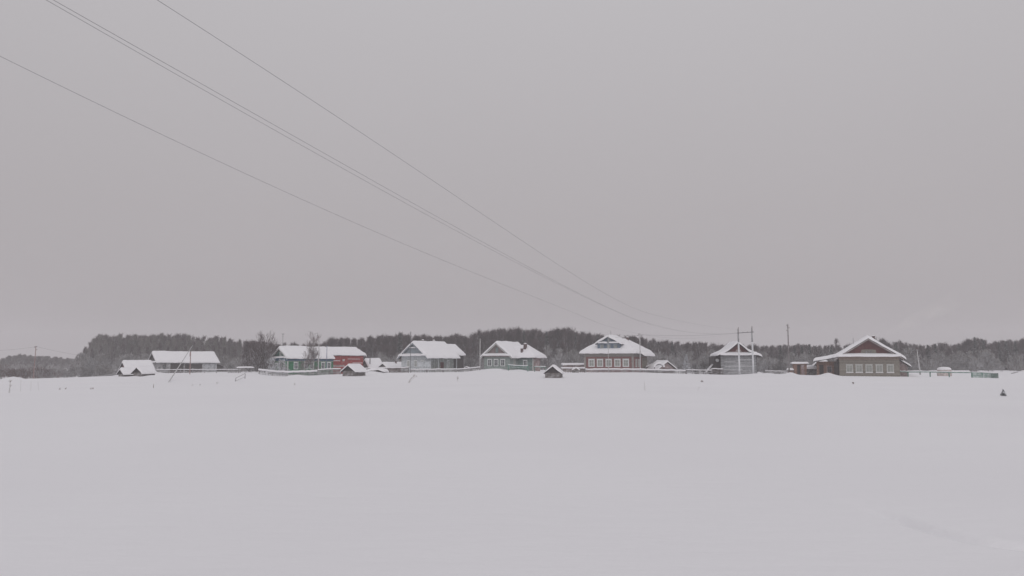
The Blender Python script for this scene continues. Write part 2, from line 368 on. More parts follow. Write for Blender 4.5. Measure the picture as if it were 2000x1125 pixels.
def window(parent, p0, u, n, uc, z0, ww, hh, fr=None, gl=None, bar=0.13, name='window', ny=1, sill=False):
    """p0 local origin of the wall face, u unit vector along it, n outward normal"""
    fr = fr or M['white']; gl = gl or M['glass']; u = Vector(u); n = Vector(n); p0 = Vector(p0); z = Vector((0, 0, 1))
    def bx(mb, a, b, c, d, d0, d1):
        P = [p0 + u * (uc + a2) + n * dd + z * zz for dd in (d0, d1) for a2, zz in ((a, c), (b, c), (b, d), (a, d))]
        mb.solid(P[:4], P[4:])
    m = MB(); a, b, c, d = -ww / 2, ww / 2, z0, z0 + hh
    bx(m, a, a + bar, c, d, 0.0, 0.07); bx(m, b - bar, b, c, d, 0.0, 0.07)
    bx(m, a + bar, b - bar, c, c + bar, 0.0, 0.07); bx(m, a + bar, b - bar, d - bar, d, 0.0, 0.07)
    bx(m, a - .04, b + .04, d, d + .09, 0.0, 0.11)
    bx(m, -.025, .025, c + bar, d - bar, 0.01, 0.05)
    for k in range(ny):
        zz = c + bar + (hh - 2 * bar) * (0.62 if ny == 1 else (k + 1) / (ny + 1))
        bx(m, a + bar, -.025, zz - .02, zz + .02, 0.01, 0.045); bx(m, .025, b - bar, zz - .02, zz + .02, 0.01, 0.045)
    o = m.build(name, fr, parent)
    g = MB(); bx(g, a + bar, b - bar, c + bar, d - bar, 0.003, 0.012); g.build('pane', gl, o)
    if sill:
        s = MB(); bx(s, a - .05, b + .05, c - .09, c, 0.0, 0.16); s.build('sill', M['snow'], o)
    return o
FRONT = lambda y=0: ((0, y, 0), (1, 0, 0), (0, -1, 0))
def RIGHT(x): return ((x, 0, 0), (0, 1, 0), (1, 0, 0))
def LEFT(x): return ((x, 0, 0), (0, -1, 0), (-1, 0, 0))

def edge_len(px0, D, r, ax, px):
    """length along a local axis from a corner seen at px0 to where it is seen at px"""
    X0, Y0 = gx(px0, D), D
    dx, dy = {'x': (math.cos(r), math.sin(r)), '-x': (-math.cos(r), -math.sin(r)), 'y': (-math.sin(r), math.cos(r))}[ax]
    k = (px - 1000) / 1577.0
    return (k * Y0 - X0) / (dx - k * dy)
def chimney(parent, x, y, z0, z1, s=.5, m=None, cap=True):
    b = MB(); b.box(x - s / 2, x + s / 2, y - s / 2, y + s / 2, z0, z1); b.box(x - s / 2 - .05, x + s / 2 + .05, y - s / 2 - .05, y + s / 2 + .05, z1, z1 + .1)
    o = b.build('chimney', m or M['brickchim'], parent)
    if cap:
        c = MB(); c.solid([(x - s / 2 - .03, y - s / 2 - .03, z1 + .1), (x + s / 2 + .03, y - s / 2 - .03, z1 + .1), (x + s / 2 + .03, y + s / 2 + .03, z1 + .1), (x - s / 2 - .03, y + s / 2 + .03, z1 + .1)],
                          [(x - s / 4, y - s / 4, z1 + .32), (x + s / 4, y - s / 4, z1 + .32), (x + s / 4, y + s / 4, z1 + .32), (x - s / 4, y + s / 4, z1 + .32)]); c.build('snow_cap', M['snow'], o, True)
    return o
def corner_boards(parent, pts, h, m, s=.16):
    for x, y in pts:
        b = MB(); b.box(x - s / 2, x + s / 2, y - s / 2, y + s / 2, -1, h); b.build('corner_board', m, parent)
def wallbox(parent, x0, x1, y0, y1, h, m, name='wall', z0=-1.2):
    b = MB(); b.box(x0, x1, y0, y1, z0, h); return b.build(name, m, parent)
def gable_tri(parent, w, hw, rise, y0, y1, m, inset=.12, name='gable', x0=0):
    b = MB(); s = rise / (w / 2)
    b.prism([(x0 + .02, hw + .0), (x0 + w - .02, hw + .0), (x0 + w / 2, hw + rise - inset)], y0, y1); return b.build(name, m, parent)
def bargeboards(parent, w, over, hw, rise, y, m, h=.22, xc=None):
    b = MB(); xc = w / 2; s = rise / (w / 2); zt = hw + rise - .13; ze = hw - over * s - .13
    for sg in (-1, 1):
        xe = xc + sg * (w / 2 + over)
        P = [(xc, zt), (xe, ze), (xe, ze - h), (xc, zt - h)]
        b.prism(P if sg > 0 else P[::-1], y, y + .05)
    return b.build('bargeboard', m, parent)
def mast(parent, x, y, z0, z1, r=.035, bars=True, m=None, name='antenna_mast'):
    b = MB(); b.tube((x, y, z0), (x, y, z1), r)
    if bars:
        b.tube((x - .45, y, z1 - .25), (x + .45, y, z1 - .25), .025); b.tube((x - .3, y, z1 - .7), (x + .3, y, z1 - .7), .02)
        b.tube((x, y - .4, z1 - .1), (x, y + .4, z1 - .1), .02)
    return b.build(name, m or M['metal'], parent)

# ================================================================== HOUSE A: long grey log house on the left
r = R(-52); D = 190; zb = zpy(728.5, D)
w = edge_len(307, D, r, '-x', 291); L = edge_len(307, D, r, 'y', 424)
def local_corner(px, D, r, w, z):                       # root at the front-left corner, near corner is front-right
    return Vector((gx(px, D) - w * math.cos(r), D - w * math.sin(r), z))
A = empty('log_house', local_corner(307, D, r, w, zb), r, 'long grey weathered log house with a dark open gable, behind the well sweep', 'house')
hw = 2.45; rise = 2.25
wallbox(A, 0, w, 0, L, hw, M['log'])
gable_tri(A, w, hw, rise, .02, L, M['darkwood'])
roof(A, (-.5, w + .45, -.3, L + .4), gable_H(w, hw + .3, rise - .15), t=.38, xr=(w / 2,), wob=1.2)
bargeboards(A, w, .4, hw + .3, rise - .15, -.36, M['midwood'])
roof(A, (-.2, w + .2, -.6, -.02), lambda x, y: hw + .05 + (y + .6) * .3, t=.2, board=.08, name='cornice', mb=M['midwood'])
b = MB(); b.box(w, w + .06, 3.0, L * .43, -1, hw - .25); b.build('dark_recess_panel', M['darkwood'], A)  # flat dark planks for the open recess, its shade put into the colour
b = MB(); b.box(w, w + .05, L * .45, L * .74, -1, hw - .35); b.build('dark_recess_panel', M['darkwood'], A)
for k in (L * .43, L * .74): b = MB(); b.box(w, w + .12, k, k + .3, -1, hw - .05); b.build('post', M['log'], A)
b = MB(); b.box(w, w + .09, L * .76, L - .15, -1, hw - .1); b.build('plank_panel', mat('pale_grey_boards', (.30, .31, .33), frost=.4, boards='h', freq=4), A)
window(A, *RIGHT(w), 1.6, .9, .9, 1.1, M['midwood'])
# lean-to at the far right end
b = MB(); b.prism([(0.3, -1), (w - .2, -1), (w - .2, 1.6), (.3, 1.6)], L + .001, L + 2.6); b.build('lean_to', M['darkwood'], A)
sheet([.1, w + .1], [L, L + 3.4], lambda x, y: 2.1 - (y - L) * .36, lambda x, y: 2.0 - (y - L) * .36, 'lean_to_roof', M['darkwood'], A, False)

# ================================================================== HOUSE B: green house with a red barn behind
r = R(-48); D = 166; zb = zpy(729, D)
w = edge_len(562, D, r, '-x', 533); L = edge_len(562, D, r, 'y', 651); L2 = edge_len(562, D, r, 'y', 715)
B = empty('green_house', local_corner(562, D, r, w, zb), r, 'bright green house with blue eaves band and faded red barn at its right', 'house')
hw = 3.25; rise = 1.95
wallbox(B, 0, w, 0, L, hw - .72, M['green'])
wallbox(B, -.02, w + .03, -.02, L, hw, M['blue'], 'frieze', z0=hw - .7)
gable_tri(B, w, hw, rise, .02, L, M['dkgreen'])
window(B, *FRONT(.02), w / 2, hw + .3, .8, .8, M['dimwhite'])
H = gable_H(w, hw + .1, rise)
roof(B, (-.6, w + .5, -.38, L), H, t=.4, xr=(w / 2,), wob=1.2)
bargeboards(B, w, .5, hw + .1, rise, -.44, M['dimwhite'])
roof(B, (-.3, w + .3, -.45, -.04), lambda x, y: hw - .05 + (y + .45) * .4, t=.18, board=.08, name='cornice', mb=M['blue'])
b = MB(); b.box(-.06, w + .06, -.06, L, hw - .8, hw - .72); b.build('trim', M['dimwhite'], B)
corner_boards(B, ((w + .01, 0), (w + .01, L * .35)), hw - .8, M['dimwhite'], .2)
for c in (1.6, 3.4, 5.1): window(B, *FRONT(), w * c / 6.6, .75, 1.0, 1.35)
for px in (578, 598, 609): window(B, *RIGHT(w), edge_len(562, D, r, 'y', px), .8, 1.0, 1.45)
for px in (631, 642.5): window(B, *RIGHT(w), edge_len(562, D, r, 'y', px), .8, .95, 1.45)
b = MB(); bp = edge_len(562, D, r, 'y', 634.5); b.tube((w + .75, bp, -.5), (w + .75, bp, hw + 2.6), .06); b.build('flue_pipe', M['pipeblue'], B)
# red barn
bw = MB(); bw.box(.4, w - 1.2, L, L2, -1.2, 3.65); rb = bw.build('barn', M['red'], B)
b = MB(); b.prism([(.45, 3.65), (w - 1.25, 3.65), (w / 2, hw + rise - .1)], L + .01, L2 - .9); b.build('gable', M['red'], B)
roof(B, (.0, w - .9, L + .02, L2 + .5), lambda x, y: min(H(x, y), 3.75 + (L2 + .5 - y) * 1.5), t=.4, xr=(w / 2,), wob=1.2)
window(B, *RIGHT(w - 1.2), (L + L2) / 2 - .9, 2.5, .5, .35, M['dimwhite'])
for zz, a, c in ((2.55, .7, 2.3), (1.35, .7, 3.6), (2.95, 4.2, 7.2), (2.1, 5.4, 8)):
    b = MB(); b.box(w - 1.2, w - 1.16, L + a, min(L + c, L2 - .2), zz, zz + .07 + .05 * (a % 1)); b.build('snow_streak', M['snow'], B)
b = MB(); b.box(w - 1.21, w - 1.15, L + .5, L + 3.4, 1.4, 1.7); b.build('board', M['pink'], B)
mast(B, w / 2 + .1, .4, hw + rise, hw + rise + 3.1)

# ================================================================== HOUSE C: pale blue-grey house with veranda
r = R(-39); D = 165; zb = zpy(726.5, D)
w = edge_len(832, D, r, '-x', 784); L = edge_len(832, D, r, 'y', 893); L2 = edge_len(832, D, r, 'y', 908)
C = empty('pale_blue_house', local_corner(832, D, r, w, zb), r, 'pale blue grey house with blue grey gable and a veranda with red door', 'house')
hw = 3.35; rise = 2.6
b = MB(); b.box(0, w - 1.1, 0, L, -1.2, hw); b.build('wall', M['paleblue'], C)
b = MB(); b.box(w - 1.1, w, 0, 1.5, -1.2, hw); b.build('wall', M['paleblue'], C)
b = MB(); b.box(w - 1.1, w - 1.06, 1.5, L - .02, -1.2, hw - .4); b.build('veranda_wall', M['veranda'], C)
b = MB(); b.box(w - 1.1, w, 1.5, L, hw - .62, hw); b.build('veranda_beam', M['paleblue'], C)
b = MB(); b.box(w - .1, w, 1.5, L, -.8, .75); b.build('railing', M['veranda'], C)
for yy in (3.6, 6.2, L - .2): b = MB(); b.box(w - .14, w, yy, yy + .14, .75, hw - .62); b.build('post', M['paleblue'], C)
dr = MB(); dd = edge_len(832, D, r, 'y', 868); dr.box(w - 1.06, w - 1.0, dd - .1, dd + .85, -.2, 2.0); d_ = dr.build('door', M['maroon'], C)
window(C, (w - 1.06, 0, 0), (0, 1, 0), (1, 0, 0), 2.6, .9, .9, 1.5, M['paleblue'], M['paleglass'])
window(C, (w - 1.06, 0, 0), (0, 1, 0), (1, 0, 0), L - 1.8, .9, .8, 1.5, M['white'], M['paleglass'])
gable_tri(C, w, hw, rise, .02, L, M['bluegrey'])
sheet([w * .33, w * .67], [-.25, .03], lambda x, y: hw + rise * .62, lambda x, y: hw + rise * .62 - .1, 'gable_ledge', M['dimwhite'], C, False)
roof(C, (w * .36, w * .64, -.24, .02), lambda x, y: hw + rise * .63, t=.14, board=.04, name='gable_ledge_roof', mb=M['bluegrey'])
H = gable_H(w, hw + .1, rise)
roof(C, (-.9, w + .75, -.38, L), H, t=.42, xr=(w / 2,), wob=1.2)
bargeboards(C, w, .75, hw + .1, rise, -.44, M['bluegrey'])
roof(C, (-.3, w + .3, -.6, -.03), lambda x, y: hw + .02 + (y + .6) * .45, t=.24, board=.1, name='cornice', mb=M['paleblue'])
for px in (798, 812, 825): window(C, *FRONT(), w + edge_len(832, D, r, 'x', px), 1.0, .9, 1.35, M['white'], M['paleglass'])
b = MB(); b.box(.5, w - 1.3, L, L2 + 1.0, -1.2, hw + .3); b.build('barn', M['darkwood'], C)
b = MB(); b.prism([(.5, hw + .3), (w - 1.3, hw + .3), (w / 2, hw + rise - .9)], L + .01, L2 + 1); b.build('gable', M['darkwood'], C)
roof(C, (.0, w - .8, L + .01, L2 + 0.9), lambda x, y: H(x, y) - .45, t=.42, xr=(w / 2,), wob=1.3)
for yy in (3.2, 6.5): chimney(C, w * .42, yy, hw + rise - .3, hw + rise + .55, .42)
# pale porch box projecting in front of the near corner
b = MB(); b.box(w - .9, w + 1.1, -1.5, -.02, -1.2, 2.1); b.build('porch', M['paleblue'], C)

# ================================================================== HOUSE D: sage green house with hipped wing
r = R(-28); D = 163; zb = zpy(723.5, D)
w = edge_len(996, D, r, '-x', 945.5)
Dh = empty('sage_green_house', local_corner(996, D, r, w, zb), r, 'sage green house with brown gable, three white windows and a wing with two chimneys', 'house')
hw = 3.05; rise = 2.4; L = 12.5
wallbox(Dh, 0, w, 0, L, hw - .35, M['sage'])
wallbox(Dh, -.03, w + .03, -.03, L, hw, M['taupe'], 'frieze', z0=hw - .33)
gable_tri(Dh, w, hw, rise, .02, L, mat('brown_grey_gable', (.25, .20, .195), boards='v', freq=5, frost=.1))
window(Dh, *FRONT(.02), w / 2, hw + .5, .6, 1.0, M['sage2'], M['bluegrey'])
H = gable_H(w, hw + .1, rise)
for k, px in enumerate((956.5, 969, 982)): window(Dh, *FRONT(), w + edge_len(996, D, r, 'x', px), .85, 1.02, 1.4)
window(Dh, *RIGHT(w), 1.9, .8, .8, 1.6, M['dimwhite'], M['paleglass'])
yw0 = edge_len(996, D, r, 'y', 1011); xw = 3.5; yw1 = yw0 + 3.3
wallbox(Dh, w - .5, w + xw, yw0, yw1, 2.55, M['sage2'], 'wing_wall')
b = MB(); b.box(w + xw, w + xw + .04, yw0 + .3, yw1, -1, 2.5); b.build('wing_panel', M['pink'], Dh)
b = MB(); b.box(w + xw - .06, w + xw + .08, yw0 - .08, yw0 + .12, -1, 2.5); b.build('corner_board', M['dimwhite'], Dh)
window(Dh, (w, yw0, 0), (1, 0, 0), (0, -1, 0), 1.75, .75, .95, 1.3, ny=1)
RZ = hw + rise + .1
roof(Dh, (-.7, w + .7, -.4, L - 3), H, t=.46, xr=(w / 2,), wob=1.2)
bargeboards(Dh, w, .7, hw + .1, rise, -.46, M['dimwhite'])
roof(Dh, (-.2, w + .2, -.6, -.04), lambda x, y: hw + .0 + (y + .6) * .45, t=.26, board=.1, name='cornice', mb=M['taupe'])
def hipD(x, y):
    a = 2.65 + (y - (yw0 - .6)) * .72; b2 = 2.65 + (w + xw + .7 - x) * .68; c = 2.65 + (yw1 + 1.6 - y) * .9
    return min(a, b2, c, RZ - .6)
roof(Dh, (w / 2 + .3, w + xw + .7, yw0 - .6, yw1 + 1.6), hipD, t=.46, res=.35, xr=(), wob=1.3, name='wing_roof')
chimney(Dh, w + 1.1, yw0 + 1.3, 3.6, 5.3, .55); chimney(Dh, w + .85, yw0 + .3, 3.0, 4.35, .4)

# ================================================================== HOUSE E: red-brown house with dormer
r = R(-26); D = 159; zb = zpy(727, D)
w = edge_len(1236, D, r, '-x', 1143); L = edge_len(1236, D, r, 'y', 1264)
E_ = empty('red_brown_house', local_corner(1236, D, r, w, zb), r, 'red brown house with five white windows and a blue dormer in its roof', 'house')
hw = 3.75
wallbox(E_, 0, w, 0, L, hw - .68, M['brick'])
wallbox(E_, -.04, w + .04, -.04, L, hw, M['greyfrieze'], 'frieze', z0=hw - .66)
corner_boards(E_, ((0, 0), (w, 0)), hw - .68, M['greyfrieze'], .34)
for px in (1155.5, 1172, 1189, 1206, 1222.5): window(E_, *FRONT(), w + edge_len(1236, D, r, 'x', px), 1.05, 1.32, 1.52, M['white'], M['paleglass'], bar=.2)
for px in (1242.5, 1247.5): window(E_, *RIGHT(w), edge_len(1236, D, r, 'y', px), 1.0, 1.0, 1.5, M['dimwhite'], M['paleglass'], bar=.2)
yp = edge_len(1236, D, r, 'y', 1254); b = MB(); b.box(w, w + .08, yp, L - .25, .3, 2.9); b.build('side_panel', M['beige'], E_)
o_ = .85; RR = 6.0
dc0 = w + (edge_len(1236, D, r, 'x', 1168) + edge_len(1236, D, r, 'x', 1212)) / 2
def hipE(x, y): return min(hw + .05 + (y + o_) * .62, hw + .05 + (L + o_ - y) * .62, hw + .05 + (x + o_) * .62, hw + .05 + (w + o_ - x) * .62, RR + .3 if x > dc0 else hw + 1.5 + max(0, (x - dc0 + 1.2)) * .9)
roof(E_, (-o_, w + o_, -o_, L + o_), hipE, t=.48, res=.4, yr=(L / 2,), wob=1.2)
b = MB(); b.box(-o_ + .06, w + o_ - .06, -o_ + .02, L + o_ - .06, hw - .12, hw - .02); b.build('soffit', M['greyfrieze'], E_)
# dormer room: wall, gable, ledge with snow, window band, its own gable roof
dx0, dx1 = w + edge_len(1236, D, r, 'x', 1168), w + edge_len(1236, D, r, 'x', 1212); dc = (dx0 + dx1) / 2; dw = dx1 - dx0; dz = hw + 1.98
dm = MB(); dm.box(dx0, dx1, -.15, 4.5, hw, dz); dm = dm.build('dormer', M['dormer'], E_)
for c in (-.3, 0, .3): window(dm, (0, -.15, 0), (1, 0, 0), (0, -1, 0), dc + c * dw, hw + .95, .8, .75, M['bluegrey'], M['paleglass'], bar=.09)
b = MB(); b.prism([(dx0, dz), (dx1, dz), (dc, dz + 1.3)], .0, 5.5); b.build('gable', M['dormer'], dm)
window(dm, (0, .0, 0), (1, 0, 0), (0, -1, 0), dc, dz + .15, .65, .8, M['bluegrey'], M['paleglass'], bar=.08)
HD = lambda x, y: dz + .05 + 1.3 * (1 - abs(x - dc) / (dw / 2))
sheet(axis(dx0 - .32, dx1 + .32, .8, (dc,)), [-.55, 5.4], HD, lambda x, y: HD(x, y) - .13, 'dormer_roof', M['darkwood'], dm, False)
def HDs(x, y): return HD(x, y)
_r = roof(E_, (dx0 - .32, dx1 + .32, -.55, 5.4), HD, t=.42, res=.3, xr=(dc,), wob=1.3, name='upper_roof', mb=M['dormer'])
lg = MB(); lg.box(dx0 + .25, dc - .3, -.6, -.01, dz + .0, dz + .06); lg.box(dc + .3, dx1 - .25, -.6, -.01, dz, dz + .06); lg.build('balcony_ledge', M['white'], dm)
for a, c in ((dx0 + .3, dc - .35), (dc + .35, dx1 - .3)):
    roof(E_, (a, c, -.58, -.05), lambda x, y: dz + .07, t=.26, board=.02, name='ledge', mb=M['white'], wob=1.5)
roof(E_, (w + o_ - .1, w + o_ + .55, 3.0, L + o_), lambda x, y: hw + .0 + (w + o_ - x) * .75, t=.36, name='rear_eave')
chimney(E_, w * .72, L * .55, RR, RR + .95, .55, M['brickchim'])
mast(E_, dc, 1.2, dz + 1.5, dz + 2.6, .03, False)

# ================================================================== HOUSE F: grey log house with flared roof
r = R(-6); D = 150; zb = zpy(733, D)
xl = gx(1411, D); w = edge_len(1411, D, r, 'x', 1475)
Fh = empty('log_cabin', (xl, D, zb), r, 'tall grey log cabin with flared snowy roof and maroon gable, behind the twin pole pylon', 'house')
hw = 3.75; L = 9.0
b = MB(); b.box(.05, w - .05, .16, L, -1, hw); b.build('wall', M['log'], Fh)
lg = MB(); nlog = 15
for k in range(nlog):
    z = -.7 + k * .3
    if z > hw - .1: break
    lg.tube((-.25, .14 + (k % 2) * .012, z), (w + .25, .14 + (k % 2) * .012, z), .158, n=10)
lg.build('log_course', mat('frosted_logs', (.25, .255, .265), frost=.3, toplay=.75, vscale=2), Fh, True)
for zz, a, c in ((2.45, .3, 2.4), (1.62, .4, w - .2), (1.0, .2, 3.6), (2.9, 2.8, w - .4), (.55, 1, w - .6)):
    b = MB(); b.box(a, c, -.05, .05, zz, zz + .06); b.build('snow_streak', M['snow'], Fh)
wallbox(Fh, -1.25, w + .75, 2.2, L, hw - .3, M['darkwood'], 'rear_wall')
b = MB(); b.prism([(.3, hw), (w - .3, hw), (w / 2, hw + 2.0)], .05, L); b.build('gable', M['maroon'], Fh)
b = MB(); b.prism([(w / 2 - .75, hw + .1), (w / 2 + .75, hw + .1), (w / 2 + .4, hw + 1.0), (w / 2 - .4, hw + 1.0)], -.02, .05); b.build('gable_panel', M['taupe'], Fh)
xc = w / 2 - .1
def HF(x, y):
    d = abs(x - xc); z = hw + 2.3 - d * .84 if d < 1.9 else hw + 2.3 - 1.9 * .84 - (d - 1.9) * .42
    return z
roof(Fh, (xc - 3.7, xc + 4.2, -.5, L + .5), HF, t=.36, res=.35, xr=(xc, xc - 1.9, xc + 1.9, xc - 3, xc + 3), wob=1.0)
roof(Fh, (-.3, w + .3, -.75, .0), lambda x, y: hw + .03 + (y + .75) * .42, t=.26, board=.1, name='cornice', mb=M['midwood'])
b = MB(); 
for k in range(12):
    t = 2 * math.pi * k / 12
b.tube((-.62, 2.05, 2.75), (-.62, 1.98, 2.78), .30, .33, n=14); b.tube((-.62, 2.2, 2.6), (-.62, 2.0, 2.75), .04); b.build('satellite_dish', M['white'], Fh)
b = MB(); b.prism([(-2.6, .3), (-1.25, .3), (-1.25, 1.9)], 3.0, 5.5); b.build('side_shed', M['darkwood'], Fh)
sheet([-2.75, -1.25], [2.9, 5.6], lambda x, y: 2.1 + (x + 1.25) * 1.15, lambda x, y: 1.95 + (x + 1.25) * 1.15, 'shed_snow', M['snow'], Fh, True)

# ================================================================== HOUSE G: beige house with maroon gable on the right
r = R(-20); D = 140; zb = zpy(736.5, D)
xl = gx(1639, D); w = edge_len(1639, D, r, 'x', 1757)
G = empty('beige_house', (xl, D, zb), r, 'wide beige house with five windows, big maroon gable and brown side porch', 'house')
hw = 3.55; rise = 3.0; L = 11
wallbox(G, 0, w, 0, L, hw - .6, M['beige'])
wallbox(G, -.04, w + .04, -.04, L, hw, M['tan'], 'frieze', z0=hw - .58)
gable_tri(G, w, hw, rise, .02, L, M['maroon'])
b = MB(); b.prism([(w / 2 - 1.35, hw + .1), (w / 2 + 1.35, hw + .1), (w / 2 + 1.1, hw + 1.15), (w / 2 - 1.1, hw + 1.15)], -.04, .02); gp = b.build('gable_panel', M['beige'], G)
window(gp, (0, -.04, 0), (1, 0, 0), (0, -1, 0), w / 2, hw + .25, 1.3, .85, M['beige'], M['midwood'])
for px in (1659, 1677.5, 1697, 1717, 1738.5): window(G, *FRONT(), edge_len(1639, D, r, 'x', px), .82, 1.1, 1.32, M['dimwhite'], M['paleglass'], bar=.14, sill=True)
xc = w / 2
def HG(x, y):
    s = rise / (w / 2); z = hw + .12 + rise - abs(x - xc) * s
    if x < -.3: z = hw + .12 + rise - (xc + .3) * s + (x + .3) * .19
    return z
roof(G, (-4.0, w + .95, 1.0, L + .6), HG, t=.52, xr=(xc, -.3), wob=1.0)
roof(G, (-.75, w + .9, -.45, 1.0), HG, t=.48, xr=(xc, -.3), wob=1.0, name='porch_roof')
bargeboards(G, w, .7, hw + .12, rise, -.5, M['taupe'], .2)
roof(G, (-.2, w + .2, -.75, -.05), lambda x, y: hw + .02 + (y + .75) * .38, t=.28, board=.1, name='cornice', mb=M['tan'])
wallbox(G, -3.6, -.02, 2.6, 8.5, 2.7, M['orange'], 'porch_wall')
b = MB(); b.box(-3.2, -2.5, 2.54, 2.6, -1, 2.1); b.build('door', M['darkwood'], G)
window(G, (0, 2.6, 0), (1, 0, 0), (0, -1, 0), -1.55, .7, .9, 1.2, M['pink'], M['glass'])
b = MB(); b.box(-.75, -.05, .4, 2.55, -1, 2.6); b.build('entry', M['darkwood'], G)
# right rear annex with lower roof
rx = 1.7
wallbox(G, w, w + rx, 5, 9.5, 2.0, M['pink'], 'annex_wall')
b = MB(); b.prism([(w, 2.0), (w + rx, 2.0), (w, 3.2)], 5, 9.5); b.build('annex_gable', M['pink'], G)
roof(G, (w + .3, w + rx + .5, 4.7, 9.7), lambda x, y: 3.35 - (x - w) * .66, t=.26, name='annex_roof')
chimney(G, xc + 1.1, 3.0, hw + rise - .8, hw + rise + .45, .4); mast(G, xc - 2.2, 3.0, hw + rise - 1.5, hw + rise + .3, .03, False)

# ------------------------------------------------------------------ outbuildings
def shed(name, px, D, pybase, r, w, L, hw, rise, label, m=None, mg=None, t=.3, corner='L', over=.3, extra=None, cat='shed', logs=False):
    if D is None:
        D = gD(px, pybase); k = D / 148; w *= k; L *= k; hw *= k; rise *= k; t *= k; over *= k
    x = gx(px, D); loc = Vector((x, D, zpy(pybase, D)))
    if corner == 'R': loc = local_corner(px, D, r, w, loc.z)
    s = empty(name, loc, r, label, cat); m = m or M['midwood']
    wallbox(s, 0, w, 0, L, hw, m, z0=-1.5); gable_tri(s, w, hw, rise, .08, L, mg or M['darkwood'], inset=.1)
    roof(s, (-over, w + over, -over, L + over), gable_H(w, hw + .06, rise), t=t, res=.22, board=.08, over=.06, xr=(w / 2,))
    return s
shed('cellar_shed', 693.5, None, 735, R(-25), 2.75, 3.3, .95, 1.0, 'small grey plank cellar hut with dark gable in front of the red barn', corner='R', t=.3)
S6 = shed('cellar_shed', 1064.5, None, 738, R(-10), 2.85, 3.4, .9, 1.15, 'grey root cellar hut with steep snowy roof standing alone right of the sage house', corner='L', t=.3, over=.2)
b = MB(); b.box(.9, 1.5, -.04, 0, -.6, .6); b.build('door', M['midwood'], S6)
S1 = shed('log_shed', 248, 176, 732, R(-48), 4.6, 5.6, 1.15, 1.6, 'small log barn with reddish gable at the left end, behind two cellar huts', M['log'], M['maroon'], corner='R', t=.42)
shed('cellar_hut', 244, None, 735.5, R(-42), 2.6, 3.0, .5, .8, 'low snow covered cellar hut, leftmost of the two huts before the log barn', M['midwood'], M['darkwood'], corner='R', t=.32)
shed('cellar_hut', 278.5, None, 735, R(-24), 2.2, 2.9, .68, .85, 'low cellar hut with dark gable, right one of the two before the log barn', M['midwood'], M['darkwood'], corner='R', t=.34)
S3 = shed('woodshed', 722, 182, 727, R(-48), 3.4, 3.6, 1.1, 1.6, 'snow roofed shed with a stove pipe behind the right end of the red barn', M['midwood'], M['midwood'], corner='R', t=.45)
b = MB(); b.tube((3.2, .2, 1.2), (3.2, .2, 3.1), .1); b.build('stove_pipe', M['metal'], S3)
S4 = shed('low_shed', 757, 172, 724.5, R(-35), 2.4, 5.6, .75, .75, 'long low shed under thick snow with a small chimney, behind the grey picket fence', M['pink'], M['midwood'], corner='R', t=.36)
chimney(S4, 1.6, 3.4, 1.2, 2.0, .25, cap=False)
# snow drifted dugout
dg = empty('dugout_hatch', (gx(741, 148), 148, zg(gx(741, 148), 148)), R(-15), 'snow buried dugout with a dark board opening beside the plank cellar hut', 'dugout')
b = MB(); b.solid([(-2.1, -.1, -.5), (.0, -.1, -.5), (.0, 1.2, -.5), (-2.1, 1.2, -.5)], [(-1.9, -.1, .25), (-.1, -.1, .45), (-.1, 1.2, .55), (-1.9, 1.2, .3)]); b.build('frame', M['darkwood'], dg)
roof(dg, (-3.4, .9, .0, 2.0), lambda x, y: .3 + .1 * (x + 1) * .4 - max(0, x) * .35 - max(0, -1.9 - x) * .3, t=.42, board=.08, name='lid', mb=M['darkwood'], wob=1.8)
# pink-brown long shed left of E
S7 = empty('long_shed', (gx(1101, 170), 170, zpy(722, 170)), R(2), 'long low pinkish shed with flat snowy roof left of the red brown house', 'shed')
wallbox(S7, 0, 4.5, 0, 2.5, .95, M['pink']); roof(S7, (-.2, 4.7, -.25, 2.7), lambda x, y: 1.0 + .05 * y, t=.26, board=.08)
S8 = empty('well_box', (gx(1119, 149.5), 149.5, zpy(727.5, 149.5)), 0, 'small grey board well box with peaked snow cap left of the red brown house', 'well')
wallbox(S8, 0, 1.15, 0, 1.1, .5, M['midwood'], 'box'); roof(S8, (-.12, 1.27, -.1, 1.2), gable_H(1.15, .5, .3), t=.26, res=.15, xr=(.57,), over=.05, board=.05)
S9 = shed('plank_shed', 1287, 160, 727.5, R(18), 3.6, 4.2, .75, 1.3, 'grey plank shed with thick snowy gable roof right of the red brown house', M['midwood'], M['pink'], t=.32)
S9b = shed('plank_shed', 1264, 166, 725.5, R(-10), 3.4, 3.0, .9, .55, 'low shed with flat snowy roof squeezed between the red brown house and the plank shed', M['pink'], M['midwood'], t=.3)
b = MB()
arc = [(gx(1284, 158) + .0, 158)]
ar = empty('snow_arch', (gx(1287.5, 158), 158, zpy(727, 158)), 0, 'small arched hoop canopy loaded with snow beside the plank shed', 'canopy')
b.path([(-.95 + 0.95 * (1 - math.cos(math.pi * k / 10)), 0, 1.0 + .75 * math.sin(math.pi * k / 10)) for k in range(11)], .2, n=8); b.build('snow_hoop', M['snow'], ar, True)
b = MB(); b.path([(-.95 + 0.95 * (1 - math.cos(math.pi * k / 10)), 0.05, .85 + .62 * math.sin(math.pi * k / 10)) for k in range(11)], .07, n=6); b.tube((-.95, .05, -.3), (-.95, .05, .85), .06); b.tube((.95, .05, -.3), (.95, .05, .85), .06); b.build('hoop', M['darkwood'], ar)
